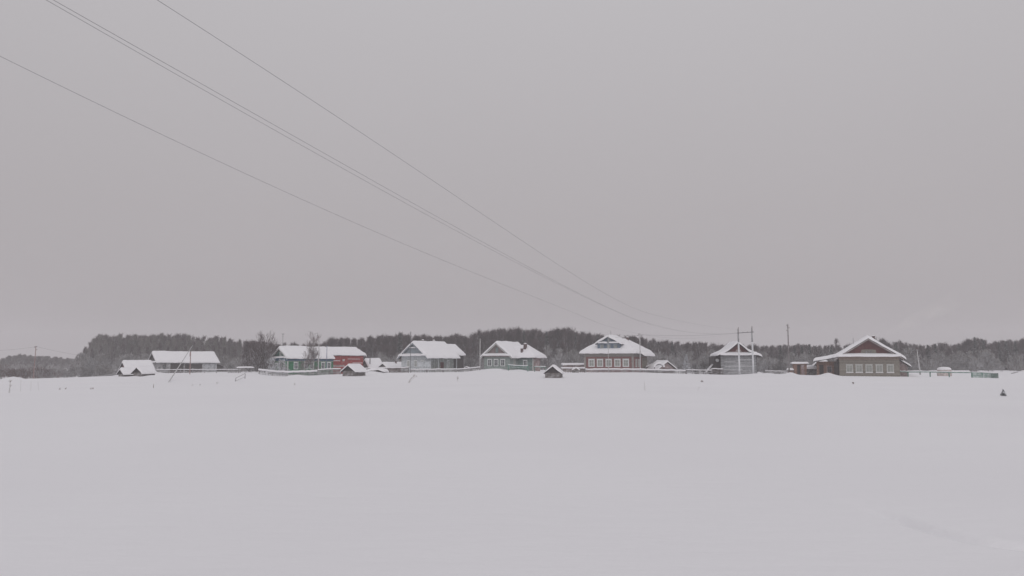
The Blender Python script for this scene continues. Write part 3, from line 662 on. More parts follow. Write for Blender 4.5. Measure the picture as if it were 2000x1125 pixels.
# brown kiosk-like toilet shed
K = empty('brown_shed', (gx(1550.5, 148), 148, zpy(731.5, 148)), R(-14), 'brown plank shed with flat snow slab roof right of the single utility pole', 'shed')
b = MB(); b.solid([(.15, 0, -1), (2.1, 0, -1), (2.1, 2, -1), (.15, 2, -1)], [(-.1, -.1, 1.95), (2.25, -.1, 1.95), (2.25, 2.1, 1.95), (-.1, 2.1, 1.95)]); b.build('wall', M['orange'], K)
for a, mm in ((.55, M['darkwood']), (1.25, M['pink'])): b = MB(); b.box(a, a + .5, -.14, -.09, -.3, 1.75); b.build('door', mm, K)
roof(K, (-.3, 2.45, -.35, 2.35), lambda x, y: 2.0, t=.3, board=.06, res=.25)
b = MB(); b.box(-1.0, -.2, .2, 1.2, -1, .7); b.build('side_box', M['orange'], K)
roof(K, (-1.1, -.1, .1, 1.3), lambda x, y: .85, t=.3, board=.08, name='side_box_roof')
K2 = shed('plank_shed', 1585, 158, 729, R(-40), 3.0, 3.5, 1.1, 1.2, 'small dark plank shed between the brown shed and the beige house', M['midwood'], M['darkwood'], t=.36, corner='L')
K3 = empty('wood_pile', (gx(1577, 152), 152, zpy(730.5, 152)), 0, 'snow topped firewood stack behind the brown shed', 'wood pile')
b = MB()
for k in range(7):
    for j in range(6): b.tube((k * .26 + (j % 2) * .13, 0, -.4 + j * .24), (k * .26 + (j % 2) * .13, .9, -.4 + j * .24), .12, n=7)
b.build('logs', M['midwood'], K3); roof(K3, (-.15, 1.85, -.1, 1.0), lambda x, y: 1.0, t=.45, board=.04, name='snow_top', wob=2)
# round canvas hut behind the green fence
Tt = empty('round_hut', (gx(1843.5, 150), 150, zpy(728, 150)), 0, 'pale rounded tarpaulin covered hut with snow on top behind the green rail fence', 'hut')
b = MB(); nn = 16; prof = [(1.22, -.6), (1.24, .1), (1.18, .5), (1.0, .75)]
for a, c in zip(prof, prof[1:]):
    for k in range(nn):
        t0, t1 = 2 * math.pi * k / nn, 2 * math.pi * (k + 1) / nn
        b.poly([(a[0] * math.cos(t0), a[0] * math.sin(t0), a[1]), (a[0] * math.cos(t1), a[0] * math.sin(t1), a[1]), (c[0] * math.cos(t1), c[0] * math.sin(t1), c[1]), (c[0] * math.cos(t0), c[0] * math.sin(t0), c[1])])
b.build('cover', M['paleplaster'], Tt, True)
b = MB(); prof = [(1.16, .52), (1.2, .68), (1.1, .86), (.85, 1.0), (.4, 1.07), (.01, 1.08)]
for a, c in zip(prof, prof[1:]):
    for k in range(nn):
        t0, t1 = 2 * math.pi * k / nn, 2 * math.pi * (k + 1) / nn
        b.poly([(a[0] * math.cos(t0), a[0] * math.sin(t0), a[1]), (a[0] * math.cos(t1), a[0] * math.sin(t1), a[1]), (c[0] * math.cos(t1), c[0] * math.sin(t1), c[1]), (c[0] * math.cos(t0), c[0] * math.sin(t0), c[1])])
b.build('snow_cap', M['snow'], Tt, True)

# ------------------------------------------------------------------ poles, wires, well sweep
def pole(name, px, D, top, r0, r1, m, label, cat='utility pole', lean=0, base=None, ins=0, group=None):
    x = gx(px, D); zb = zg(x, D) - .4; H = zpy(top, D) - zb
    o = empty(name, (x, D, zb), 0, label, cat, group); o.rotation_euler.y = lean
    b = MB(); b.tube((0, 0, 0), (0, 0, H), r0, r1, n=10); b.build('pole', m, o, True)
    for k in range(ins):
        b = MB(); z = H - .3 - .45 * k; sg = 1 if k % 2 else -1
        b.tube((0, 0, z), (sg * .22, 0, z + .05), .02); b.tube((sg * .22, 0, z + .03), (sg * .22, 0, z + .2), .055, .04, n=8); b.build('insulator', M['insul'], o)
    return o, H
DP = 147.0
HP = empty('twin_pole_pylon', (gx(1443.5, DP), DP, zg(gx(1443.5, DP), DP) - .3), 0, 'twin concrete pole pylon with a crossbar in front of the log cabin, frosted white below', 'power pylon')
zb = HP.location.z
for k, (px, pt) in enumerate(((1443.5, 642), (1470.5, 640))):
    xx = gx(px, DP) - HP.location.x; zt = zpy(pt, DP) - zb; zm = zpy(668, DP) - zb
    b = MB(); b.tube((xx + .05, 0, -.5), (xx, 0, zm), .17, .15, n=12); b.tube((xx, 0, zm), (xx - .03, 0, zt), .145, .11, n=12)
    o = b.build('pole', [M['frosted'], M['concrete']], HP, True)
    o.data.polygons.foreach_set('material_index', [0] * 14 + [1] * 14)
    b = MB(); b.tube((xx - .02, -.18, zt - .9), (xx - .02, -.18, zt + .05), .035, n=6); b.tube((xx - .02, -.18, zt + .05), (xx - .02, -.18, zt + .25), .06, .05, n=8); b.build('insulator', M['insul'], HP)
b = MB(); x1 = gx(1470.5, DP) - HP.location.x; z0, z1 = zpy(650.5, DP) - zb, zpy(648.5, DP) - zb
b.tube((-.3, -.16, z0 - .01), (x1 + .3, -.16, z1 + .01), .055, n=6); b.build('crossbar', M['metal'], HP)
for fx in (0, .33, .66, 1):
    b = MB(); xx = x1 * fx; zz = z0 + (z1 - z0) * fx; b.tube((xx, -.16, zz), (xx, -.16, zz + .16), .05, .035, n=8); b.build('insulator', M['insul'], HP)

pole('utility_pole', 1541, 141, 633, .13, .09, M['polewood'], 'tall single grey utility pole left of the brown shed', ins=3)
PB, _ = pole('utility_pole', 1250.5, 152, 650.5, .11, .08, M['palepole'], 'slender pale utility pole at the right corner of the red brown house', ins=2)
b = MB(); b.tube((-.5, 0, _ - .45), (.5, 0, _ - .45), .035); b.build('crossarm', M['metal'], PB)
pole('antenna_pole', 1188.5, 151, 648.5, .05, .035, M['palepole'], 'thin pale antenna pole rising in front of the blue dormer', 'antenna pole')
pole('wooden_pole', 937.5, 158, 661.5, .1, .07, M['palepole'], 'pale wooden pole at the left corner of the sage green house')
pole('antenna_pole', 953.5, 176, 642, .04, .03, M['metal'], 'thin dark antenna pole rising behind the gable of the sage green house', 'antenna pole')
PA, hA = pole('antenna_pole', 801.5, 160, 647.5, .05, .04, M['metal'], 'thin dark antenna pole in front of the pale blue house', 'antenna pole')
b = MB(); b.tube((-.25, 0, hA - .15), (.25, 0, hA - .15), .02); b.tube((-.15, 0, hA - .4), (.15, 0, hA - .4), .02); b.build('antenna_bar', M['metal'], PA)
pole('wooden_pole', 622, 155, 662, .1, .07, M['palepole'], 'pale frosted wooden pole beside the birch before the green house')
PL, hL = pole('utility_pole', 66.5, 151, 676, .09, .06, M['redpole'], 'lone reddish utility pole at the far left edge of the village', lean=R(1.5), ins=2)
b = MB(); b.tube((-.25, 0, hL - .12), (.25, 0, hL - .12), .05); b.build('crossarm', M['metal'], PL)
b_, _h = pole('leaning_post', 1797, 165, 682, .17, .05, M['palepole'], 'pale leaning post with thin red tip right of the beige house', 'post', lean=R(-5))
b = MB(); b.tube((0, 0, _h - .1), (0, 0, _h + .35), .045, .03); b.build('tip', M['maroon'], b_)

# well sweep
W_ = empty('well_sweep', (gx(371.5, 158), 158, zg(gx(371.5, 158), 158)), 0, 'wooden well sweep with upright post and long slanting beam before the grey log house', 'well sweep')
z = W_.location.z
b = MB(); b.tube((0, 0, -.5), (0, 0, zpy(686.5, 158) - z), .1, .08, n=8); b.tube((-.02, -.12, zpy(696, 158) - z), (-.02, -.12, zpy(688, 158) - z), .1, n=6); b.build('post', M['redpole'], W_)
p0 = at(329, 747.5, gD(329, 747)) - W_.location; p1 = at(376, 675, 159.5) - W_.location
b = MB(); b.tube(p0, p1, .085, .05, n=8); b.build('beam', M['palepole'], W_, True)

def wire(name, pts, rad, label, cat='power line', m=None):
    b = MB(); b.path(pts, rad, rad, n=5); o = b.build(name, m or M['wire'], None, True); return tag(o, label, cat)
WP = {'a': (-16, [(0,108),(250,237),(500,345),(750,457),(900,522),(1000,566),(1100,604),(1170,630),(1441,650)], 'lowest of the power lines crossing the sky from the upper left, apart from the pair'),
 'b': (-13.5, [(92,0),(250,93),(500,234),(750,371.5),(900,455.5),(1000,508.5),(1100,561.5),(1200,607),(1240,624),(1445,650)], 'lower wire of the close pair of power lines crossing the sky'),
 'c': (-12.5, [(107,0),(250,84),(500,225),(750,362),(900,449),(1000,504),(1100,560),(1200,605.5),(1240,623),(1468,650)], 'upper wire of the close pair of power lines crossing the sky'),
 'd': (-11, [(305,0),(500,122),(750,285),(907,400),(968,440),(1100,521),(1200,578),(1280,618),(1472,649)], 'highest of the power lines crossing the sky, right of the close pair')}
for k, (x0, pts, lab) in WP.items():
    e = at(*pts[-1], DP); P2 = np.array([e.x, e.y]); dd = np.array([x0, 0.0]) - P2; dd /= np.linalg.norm(dd); S = []; Z = []
    for q in pts:
        v = at(q[0], q[1], 1.0) - Vector((0, 0, CAM_H))
        A2 = np.array([[v.x, -dd[0]], [v.y, -dd[1]]]); t, s = np.linalg.solve(A2, P2); S.append(s); Z.append(CAM_H + t * v.z)
    S = np.array(S[::-1]); Z = np.array(Z[::-1])
    co = np.polyfit(S[1:], Z[1:], 3, w=1 / np.maximum(148 - S[1:], 6)); s1 = S[1]; za = Z[0]; zb_ = float(np.polyval(co, s1)); m1 = float(np.polyval(np.polyder(co), s1)) * s1 * .5; m0 = -.9 * (za - zb_) - .6 * m1
    def zz(s):
        if s >= s1: return float(np.polyval(co, s))
        t = s / s1; return za * (2 * t ** 3 - 3 * t * t + 1) + m0 * (t ** 3 - 2 * t * t + t) + zb_ * (3 * t * t - 2 * t ** 3) + m1 * (t ** 3 - t * t)
    smax = S[-1]; sl = zz(smax) - zz(smax - 1); P = []
    for i in range(90):
        s = smax * (1 - (1 - i / 89.0) ** 1.6) if i else 0.0
        P.append((P2[0] + dd[0] * s, P2[1] + dd[1] * s, zz(s)))
    for ex in (3, 8, 16): P.append((P2[0] + dd[0] * (smax + ex), P2[1] + dd[1] * (smax + ex), zz(smax) + sl * ex))
    wire('power_line', P, .0038, lab)
def sagwire(a, b, sag, rad, label):
    a, b = Vector(a), Vector(b); return wire('cable', [a.lerp(b, k / 16) - Vector((0, 0, sag * 4 * (k / 16) * (1 - k / 16))) for k in range(17)], rad, label, 'cable')
sagwire(at(1250.5, 653.5, 152), at(1443.5, 650, 147), .35, .014, 'thin sagging cable between the slender pale utility pole and the twin pole pylon')
sagwire(at(1183, 658, 165), at(1250.5, 653.5, 152), .25, .014, 'thin cable from the snowy dormer roof to the slender pale utility pole')
sagwire(at(-60, 684, 160), at(71.5, 677, 151), .35, .012, 'thin cable leaving the reddish utility pole towards the left edge')
sagwire(at(71.5, 677, 151), at(232, 702, 174), .4, .012, 'thin cable from the reddish utility pole to the small log barn')

# ------------------------------------------------------------------ fences
def fence(name, pts, h, label, m=None, post=2.6, rails=(.9,), pickets=False, snow=.12, thick=.06, poststick=.1, pr=.07, ph=1.0, cat='fence', gap=.28):
    """pts: [(px, D)] – follows the ground; each post, rail run, picket run and snow cap is a part"""
    m = m or M['fence']; P = [Vector((gx(p, D), D, 0)) for p, D in pts]
    o = empty(name, (P[0].x, P[0].y, zg(P[0].x, P[0].y)), 0, label, cat); o0 = o.location.copy()
    seg = []
    for a, b in zip(P, P[1:]):
        n = max(1, round((b - a).length / post))
        for k in range(n): seg.append(a.lerp(b, k / n))
    seg.append(P[-1])
    for s in seg: s.z = zg(s.x, s.y)
    rr = random.Random(len(pts) * 31 + int(pts[0][0]))
    for s in seg:
        q = s - o0; b = MB(); b.tube(q + Vector((0, .06, -.4)), q + Vector((rr.uniform(-.05, .05), .06, h + poststick)), pr, n=7); b.build('post', m, o)
    for rf in rails:
        b = MB(); b.path([s - o0 + Vector((0, 0, h * rf + rr.uniform(-.04, .04))) for s in seg], thick, n=5); b.build('rail', m, o)
    if pickets:
        b = MB()
        for a, c in zip(seg, seg[1:]):
            n = max(1, int((c - a).length / gap))
            for k in range(n):
                q = a.lerp(c, (k + .5) / n) - o0; hh = h * ph * rr.uniform(.9, 1.05); d = (c - a).normalized() * .065
                b.solid([q - d + Vector((0, -.05, -.5)), q + d + Vector((0, -.05, -.5)), q + d + Vector((0, -.02, -.5)), q - d + Vector((0, -.02, -.5))],
                        [q - d + Vector((0, -.05, hh)), q + d + Vector((0, -.05, hh)), q + d + Vector((0, -.02, hh)), q - d + Vector((0, -.02, hh))])
        b.build('pickets', m, o)
    if snow:
        b = MB(); pts2 = []
        for a, c in zip(seg, seg[1:]):
            for k in range(5): pts2.append(a.lerp(c, k / 5) - o0)
        pts2.append(seg[-1] - o0)
        b.path([p + Vector((0, 0, h * max(rails) + thick + snow * .35 + rr.uniform(-.03, .05))) for p in pts2], snow * .75, n=7); b.build('snow_cap', M['snow'], o, True)
    return o
fence('rail_fence', [(129, 150.5), (172, 150), (234, 157)], .45, 'low single rail fence running from the far left up to the cellar huts', rails=(.5,), post=9, snow=0, thick=.05)
b = fence('rail_fence', [(306, 167), (400, 170), (470, 170)], .75, 'rail fence with short posts before the grey log house, behind the well sweep', post=2.6, rails=(.85, .4), snow=.1, poststick=.25)
fence('plank_fence', [(506, 156), (560, 152.5), (606, 152), (621, 151.6)], .75, 'low snow capped fence before the green house', rails=(.95, .45), pickets=True, snow=.26, post=3, gap=.4)
fence('picket_fence', [(621, 151.5), (666, 151)], 1.05, 'grey picket fence between the pale pole and the plank cellar hut', rails=(.9, .3), pickets=True, snow=.14, post=2.4, gap=.2)
fence('picket_fence', [(713, 155), (752, 156), (798, 156)], .95, 'grey picket fence between the red barn and the pale blue house', m=M['midwood'], rails=(.95, .3), pickets=True, snow=.14, post=2.6, gap=.19)
fence('rail_fence', [(802, 156.5), (866, 156.5), (938, 157)], .55, 'low snowy rail fence in front of the pale blue house', rails=(.9, .5), pickets=True, snow=.14, post=2.8, poststick=.15, gap=.3)
fence('pipe_fence', [(993, 149), (1031, 147)], .95, 'green pipe fence with snow on its rail before the sage green house wing', m=M['greenmetal'], rails=(.98, .62), snow=.08, post=3.9, poststick=.1, thick=.08, pr=.1)
fence('pipe_fence', [(1044, 148), (1066, 148)], .9, 'short green pipe fence just left of the root cellar hut', m=M['greenmetal'], rails=(.98,), thick=.08, snow=.08, post=2.5, poststick=.05)
fence('plank_fence', [(1096, 151), (1142, 151.5)], .75, 'low pinkish grey plank fence right of the root cellar hut', m=M['midwood'], rails=(.95, .5), pickets=True, snow=.2, post=2.2)
fence('plank_fence', [(1143, 151.5), (1190, 152), (1250, 151), (1340, 149)], .5, 'long low snow capped fence in front of the red brown house', rails=(.95, .5), pickets=True, snow=.2, post=3.0, poststick=.12, gap=.4)
fence('rail_fence', [(1340, 148), (1390, 146)], .85, 'low broken rail fence with standing posts beside the small snowy spruce', rails=(.8, .4), pickets=False, snow=.1, post=1.3, poststick=.25, pr=.09)
fence('slat_fence', [(1388, 147), (1412, 147)], 1.0, 'slatted grey fence joining the left side of the log cabin', m=M['midwood'], rails=(.95, .75, .55, .35, .15), snow=.12, post=2.2)
fence('rail_fence', [(1494, 152), (1540, 150)], .6, 'low snowy rail fence between the log cabin and the single utility pole', rails=(.9, .5), pickets=True, snow=.12, post=2, gap=.35)
fence('pipe_fence', [(1757, 140), (1773, 140), (1816, 140), (1853.5, 140), (1897, 140)], .85, 'long green rail fence with snow on top right of the beige house', m=M['greenmetal'], rails=(.97,), snow=.07, post=99, poststick=0, pr=.1, thick=.1)
fence('picket_fence', [(1897, 140), (1937, 139.5)], .85, 'green picket fence at the right end of the long green rail', m=mat('bright_green_pickets', (.09, .20, .155), frost=.35, toplay=.9), rails=(1.0, .4), pickets=True, snow=.08, post=2, gap=.2)
fe = empty('board_gate', (gx(1935, 138.8), 138.8, zg(gx(1935, 138.8), 138.8)), R(-4), 'short grey green board gate closing the right end of the green fence', 'gate')
b = MB(); b.box(0, 1.1, 0, .05, -.2, .82); b.box(-.04, .06, -.04, 0, -.3, .9); b.box(1.04, 1.14, -.04, 0, -.3, .9); b.build('boards', mat('grey_green_boards', (.12, .17, .15), boards='h', freq=6, frost=.2), fe)
b = MB(); b.path([(-.1, 0, .88), (.5, 0, .93), (1.2, 0, .88)], .07); b.build('snow_cap', M['snow'], fe, True)
# garden gate frame and slanting rail left of the big shrub
gf = empty('garden_gate', (gx(467, 158), 158, zg(gx(467, 158), 158)), 0, 'low wooden gate frame topped by a snow slab left of the bare shrubs', 'gate')
for x in (0, 1.4, 2.4): b = MB(); b.box(x - .08, x + .08, -.08, .08, -.5, .95); b.build('post', M['fence'], gf)
b = MB(); b.box(-.1, 2.6, -.1, .1, .9, 1.0); b.build('beam', M['fence'], gf)
roof(gf, (-.2, 2.7, -.3, .4), lambda x, y: 1.01, t=.22, board=.03, name='shelf', mb=M['fence'])
hD = gD(460, 745); hr = empty('hand_rail', (gx(460, hD), hD, zg(gx(460, hD), hD)), 0, 'thin bent handrail slanting down the snow bank below the gate frame', 'handrail')
b = MB(); q1 = at(461, 738, hD) - hr.location; q2 = at(479, 729, hD + 6) - hr.location; q3 = at(478.5, 736, hD + 6) - hr.location
b.tube((0, 0, -.3), q1, .05); b.tube(q1, q2, .045); b.tube(q2, q3 + Vector((0, 0, -.3)), .05); b.tube(q1 - Vector((0, 0, .4)), q3, .03); b.build('rail', M['fence'], hr)

# ------------------------------------------------------------------ trees
def quads(c, d, s, mi):                                # centre-based ribbon quads
    V = np.stack([c - d - s, c + d - s * .5, c + d + s * .5, c - d + s], 1).reshape(-1, 3)
    return V, np.arange(len(V)).reshape(-1, 4), mi
def crown_arrays(rng, h, rad, base, n, frost, shape='round', tw=.05, tl=.55, lowfrost=0.0):
    """thin twig ribbons clumped round limb tips through the crown's volume"""
    ncl = max(10, n // 45)
    u = rng.random(ncl); ang = rng.random(ncl) * 2 * np.pi
    zz = base + (h - base) * u ** .9
    q = (zz - base) / (h - base)
    if shape == 'round': rr = rad * np.sqrt(np.clip(1 - ((q - .45) / .58) ** 2, 0.02, 1))
    elif shape == 'birch': rr = rad * np.clip(1 - q, 0.01, 1) ** .6 * np.clip(q * 4 + .35, 0, 1)
    elif shape == 'bush': rr = rad * np.clip(np.sqrt(np.clip(1 - (q * .95) ** 2.2, 0, 1)), .1, 1)
    else: rr = rad * (1 - q * .92)
    rr = rr * np.sqrt(rng.random(ncl)) * (0.75 + .5 * rng.random(ncl))
    cc = np.stack([rr * np.cos(ang), rr * np.sin(ang), zz], 1)
    k = rng.integers(0, ncl, n); kill = (((zz - base) / (h - base))[k] > .62) & (rng.random(n) < .55); k = np.where(kill, rng.integers(0, ncl, n), k); sp = (.32 + .35 * rng.random(n))[:, None] * (rad / 2.2)
    c = cc[k] + rng.normal(size=(n, 3)) * sp * np.array([.7, .7, .9])
    out = c.copy(); out[:, 2] = 0; out /= (np.linalg.norm(out, axis=1)[:, None] + .3)
    d = out * .5 + rng.normal(size=(n, 3)) * .38; d[:, 2] += 1.1 if shape != 'weep' else -.6
    d /= np.linalg.norm(d, axis=1)[:, None]; d *= (tl * (.5 + rng.random(n)) * .5)[:, None]
    s = np.cross(d, rng.normal(size=(n, 3))); s /= np.linalg.norm(s, axis=1)[:, None] + 1e-6; s *= (tw * (.5 + rng.random(n)) * .5)[:, None]
    qq = (c[:, 2] - base) / (h - base)
    mi = (rng.random(n) < np.clip(frost + lowfrost * (1 - qq * 1.4), 0, 1)).astype(int)
    return quads(c, d, s, mi)
def spruce_arrays(rng, h, rad, n, frost):
    q = rng.random(n) ** 1.3; z = .4 + (h - .4) * q; tier = np.floor(z / (h / 11)) * (h / 11)
    ang = rng.random(n) * 2 * np.pi; rmax = rad * (1 - q) * (.82 + .3 * np.sin(tier * 7.1 + np.floor(ang * 2.2) * 2.3)) + .05
    r = rmax * rng.random(n) ** .5
    c = np.stack([r * np.cos(ang), r * np.sin(ang), z - .28 * r], 1)
    d = np.stack([np.cos(ang), np.sin(ang), -.42 + .2 * rng.normal(size=n)], 1) * (.16 + .16 * rng.random(n))[:, None] * (rad / 1.6)
    s = np.cross(d, np.array([0, 0, 1.0]) + .5 * rng.normal(size=(n, 3))); s /= np.linalg.norm(s, axis=1)[:, None]; s *= (.05 + .07 * rng.random(n))[:, None] * (rad / 1.6)
    mi = (rng.random(n) < frost).astype(int); c[:, 2] += mi * .06
    return quads(c, d, s, mi)
def trunk_mb(rng, h, r, limbs, rad, base):
    b = MB(); pts = [(0, 0, -.6)]; x = y = 0
    for k in range(1, 6): x += rng.normal() * .08; y += rng.normal() * .08; pts.append((x, y, h * .93 * k / 5))
    b.path(pts, r, r * .18, n=6)
    for k in range(limbs):
        z = base + (h * .85 - base) * rng.random(); a = rng.random() * 6.28; l = rad * (.5 + .5 * rng.random())
        t = z / (h * .93) * 5; i = min(4, int(t)); p = Vector(pts[i]).lerp(Vector(pts[i + 1]), t - i) if i + 1 < len(pts) else Vector(pts[-1])
        q = p + Vector((math.cos(a) * l * .7, math.sin(a) * l * .7, l * .8)); b.tube(p, q, r * .32, r * .08, n=4)
    return b
protos = []
def proto(kind, seed, h, rad, n, frost, mats, base, lowfrost=0.0, shape='round', limbs=9, tw=.05, tl=.6, tm='trunk', r=.13):
    rng = np.random.default_rng(seed)
    if kind == 'spruce': V, Fq, mi = spruce_arrays(rng, h, rad, n, frost)
    else: V, Fq, mi = crown_arrays(rng, h, rad, base, n, frost, shape, tw, tl, lowfrost)
    cm = fast_mesh('crown', V, Fq, mats, mi, me_only=True)
    b = trunk_mb(rng, h, r, 0 if kind == 'spruce' else limbs, rad, base); me = bpy.data.meshes.new('trunk'); me.from_pydata(b.v, [], b.f); me.materials.append(M[tm]); me.update()
    return dict(crown=cm, trunk=me, h=h, V=V, F=Fq, mi=mi)
def place_tree(p, name, x, y, z, H, wid, rz, label, cat, group=None):
    s = H / p['h']; o = empty(name, (x, y, z), rz, label, cat, group); o.scale = (s * wid, s * wid, s)
    for part in ('trunk', 'crown'):
        c = bpy.data.objects.new(part, p[part]); COL.objects.link(c); c.parent = o
    return o
TW = [M['twig'], M['frosttwig']]; TF = [M['twig_far'], M['frosttwig']]; TN = [M['needle'], M['frosttwig']]
bare = [proto('bare', 10 + i, 12, 1.7 + .35 * (i % 3), 3400, .06, TW, 2.2, .55, ('birch', 'birch', 'round')[i % 3], tw=.062, tl=1.0) for i in range(6)]
thin = [proto('bare', 30 + i, 12, 1.5, 1000, .1, TW, 4, .3, 'birch', tw=.07, tl=.8, tm='birchbark', r=.1) for i in range(2)]
spru = [proto('spruce', 40 + i, 12, 1.9, 2600, .2, TN, 1, r=.12) for i in range(3)]
lefty = [proto('bare', 50 + i, 12, 1.6, 3300, .14, TF, 2.0, .3, 'birch', tw=.078, tl=1.0) for i in range(4)]
snowy = [proto('bare', 60 + i, 5, 1.5, 1500, .72, [M['twig_far'], M['whitetwig']], .4, .2, ('bush', 'round')[i % 2], tw=.09, tl=.5, r=.08) for i in range(3)]

skyline = [(-60,701),(0,700),(20,697),(47,693.5),(60,697),(100,696.5),(145,702),(158,690),(170,676),(185,657),(200,656),(215,658.5),(235,656),(260,657.5),(285,656),(300,655),(330,656.5),(350,654.5),(370,656),(385,660),(400,662),(420,658),(430,661),(450,667),(470,668),(490,668),(520,672),(545,673),(570,672),(590,674),(640,670),(645,662),(660,662),(690,664),(700,662),(725,661),(740,658),(755,654.5),(770,660),(782,652),(800,657),(820,659),(835,656),(850,661),(860,658),(880,657),(905,657),(915,662),(925,655),(940,652),(955,649),(975,646),(1000,644),(1010,645),(1030,647),(1050,646),(1065,649),(1080,647),(1100,645),(1115,645.5),(1125,650),(1140,652),(1160,656),(1250,661),(1260,664),(1275,666),(1300,668),(1320,670),(1340,671),(1360,672),(1385,670),(1400,674),(1450,675.5),(1480,677),(1500,678),(1520,677),(1550,673),(1580,674),(1600,677),(1650,676),(1700,668),(1725,664),(1735,672),(1760,667),(1775,673),(1800,676),(1825,675),(1840,670),(1855,676),(1880,674),(1895,665),(1905,661),(1920,662),(1930,672),(1945,671),(1960,664),(1980,670),(2000,663),(2060,664)]
SX = [a for a, _ in skyline]; SY = [b for _, b in skyline]
def sky_y(px): return float(np.interp(px, SX, SY))
marks = [(-60, 'by the left edge of the far wood'), (30, 'of the far wood above the snow mound'), (66, 'right of the reddish utility pole'), (150, 'at the sloping left end of the wood'), (200, 'above the small log barn'), (262, 'above the grey log house gable'),
 (330, 'above the grey log house roof middle'), (385, 'above the grey log house roof end'), (430, 'between the grey log house and the bare shrubs'), (480, 'behind the two tall bare shrubs'), (530, 'above the green house gable and birch'),
 (620, 'above the green house flue pipe'), (680, 'above the red barn end'), (730, 'between the red barn and the pale blue house'), (785, 'above the gable of the pale blue house'), (850, 'above the pale blue house veranda'),
 (905, 'just left of the sage green house'), (950, 'above the gable of the sage green house'), (1000, 'above the chimneys of the sage green house'), (1050, 'above the lone root cellar hut'), (1100, 'above the long low pinkish shed'), (1150, 'behind the dormer of the red brown house'),
 (1235, 'just right of the red brown house roof'), (1295, 'above the plank shed beside the red brown house'), (1345, 'just left of the log cabin roof'), (1400, 'behind the log cabin roof'), (1475, 'between the twin pylon and the single utility pole'),
 (1545, 'above the brown plank shed'), (1600, 'above the porch roof of the beige house'), (1690, 'above the right slope of the maroon gable'), (1760, 'above the leaning post'), (1820, 'above the pale rounded hut'), (1870, 'above the right part of the green fence'),
 (1935, 'above the green picket fence end'), (1975, 'at the right edge of the picture')]
def zone(px): return 0 if px < 150 else 1 if px < 480 else 2 if px < 1165 else 3
def mark(px): return max(i for i, m_ in enumerate(marks) if px >= m_[0])
ords = ['first', 'second', 'third', 'fourth', 'fifth', 'sixth', 'seventh', 'eighth', 'ninth', 'tenth', 'eleventh', 'twelfth', 'thirteenth', 'fourteenth']
tr = random.Random(5); row0 = []; hidden = []
for row, (dd, step, fr) in enumerate(((0, 14.5, 1.0), (14, 13, .99), (-13, 19, .80))):
    px = -40 + row * 7
    while px < 2045:
        zi = zone(px); D = (400 if zi == 0 else 285 if zi == 1 else 245) + dd + tr.uniform(-5, 5)
        x = gx(px, D); z = zg(x, D) - .2
        lift = tr.choice((0, 0, 1.5, 3, 5, 7, -1.5) if zi != 1 else (-1.5, 0, 2, 6, 9, 12)) if row < 2 else tr.uniform(3, 12)
        H = (zpy(sky_y(px) + lift, D) - z) * fr
        if zi == 0: p = tr.choice(bare[3:] + lefty[:1]); wd = 1.9
        elif zi == 1: p = tr.choice(lefty); wd = tr.uniform(.85, 1.1)
        else:
            p = tr.choice(bare if zi < 3 else bare[:3] + spru) if tr.random() > .3 else tr.choice(spru[:1] + thin); wd = tr.uniform(.75, 1.05) * (12 / max(H, 6)) ** .5
        it = (p, x, D, z, H, wd, tr.uniform(0, 6.28), 1.0)
        if row == 0: row0.append((px, it))
        else: hidden.append(it)
        px += step * tr.uniform(.7, 1.3) * (.75 if zi == 0 else 1)
seen = {}
for px, (p, x, D, z, H, wd, rz, _1) in row0:
    i = mark(px); kind_ = 'spruce' if p in spru else 'bare'; k = seen.get((i, kind_), 0); seen[(i, kind_)] = k + 1
    lab = '%s %s tree from the left %s' % (ords[k], 'spruce' if kind_ == 'spruce' else 'bare grey' if 150 <= px < 480 else 'bare dark', marks[i][1])
    place_tree(p, 'spruce_tree' if kind_ == 'spruce' else 'bare_tree', x, D, z, H, wd, rz, lab, 'tree', 'trees of the wood behind the village')
count = len(row0)
# single trees that stand out of the skyline
for px, top, D, lab in ((1635, 663.5, 262, 'round pale thin topped birch rising above the wood left of the beige house roof'), (935.5, 647, 255, 'thin pale birch top sticking out above the wood at the pale wooden pole'),
                        (740, 656, 258, 'thin birch sticking out of the wood above the red barn'), (782, 650.5, 258, 'bare birch sticking highest above the wood left of the pale blue house'),
                        (1710, 659.5, 256, 'tall bare birch just right of the maroon gable chimney'), (1976, 662, 256, 'thin bare birch above the wood at the right edge')):
    x = gx(px, D); z = zg(x, D); place_tree(thin[int(px) % 2], 'birch_tree', x, D, z, zpy(top, D) - z, 1.25, px, lab, 'tree')

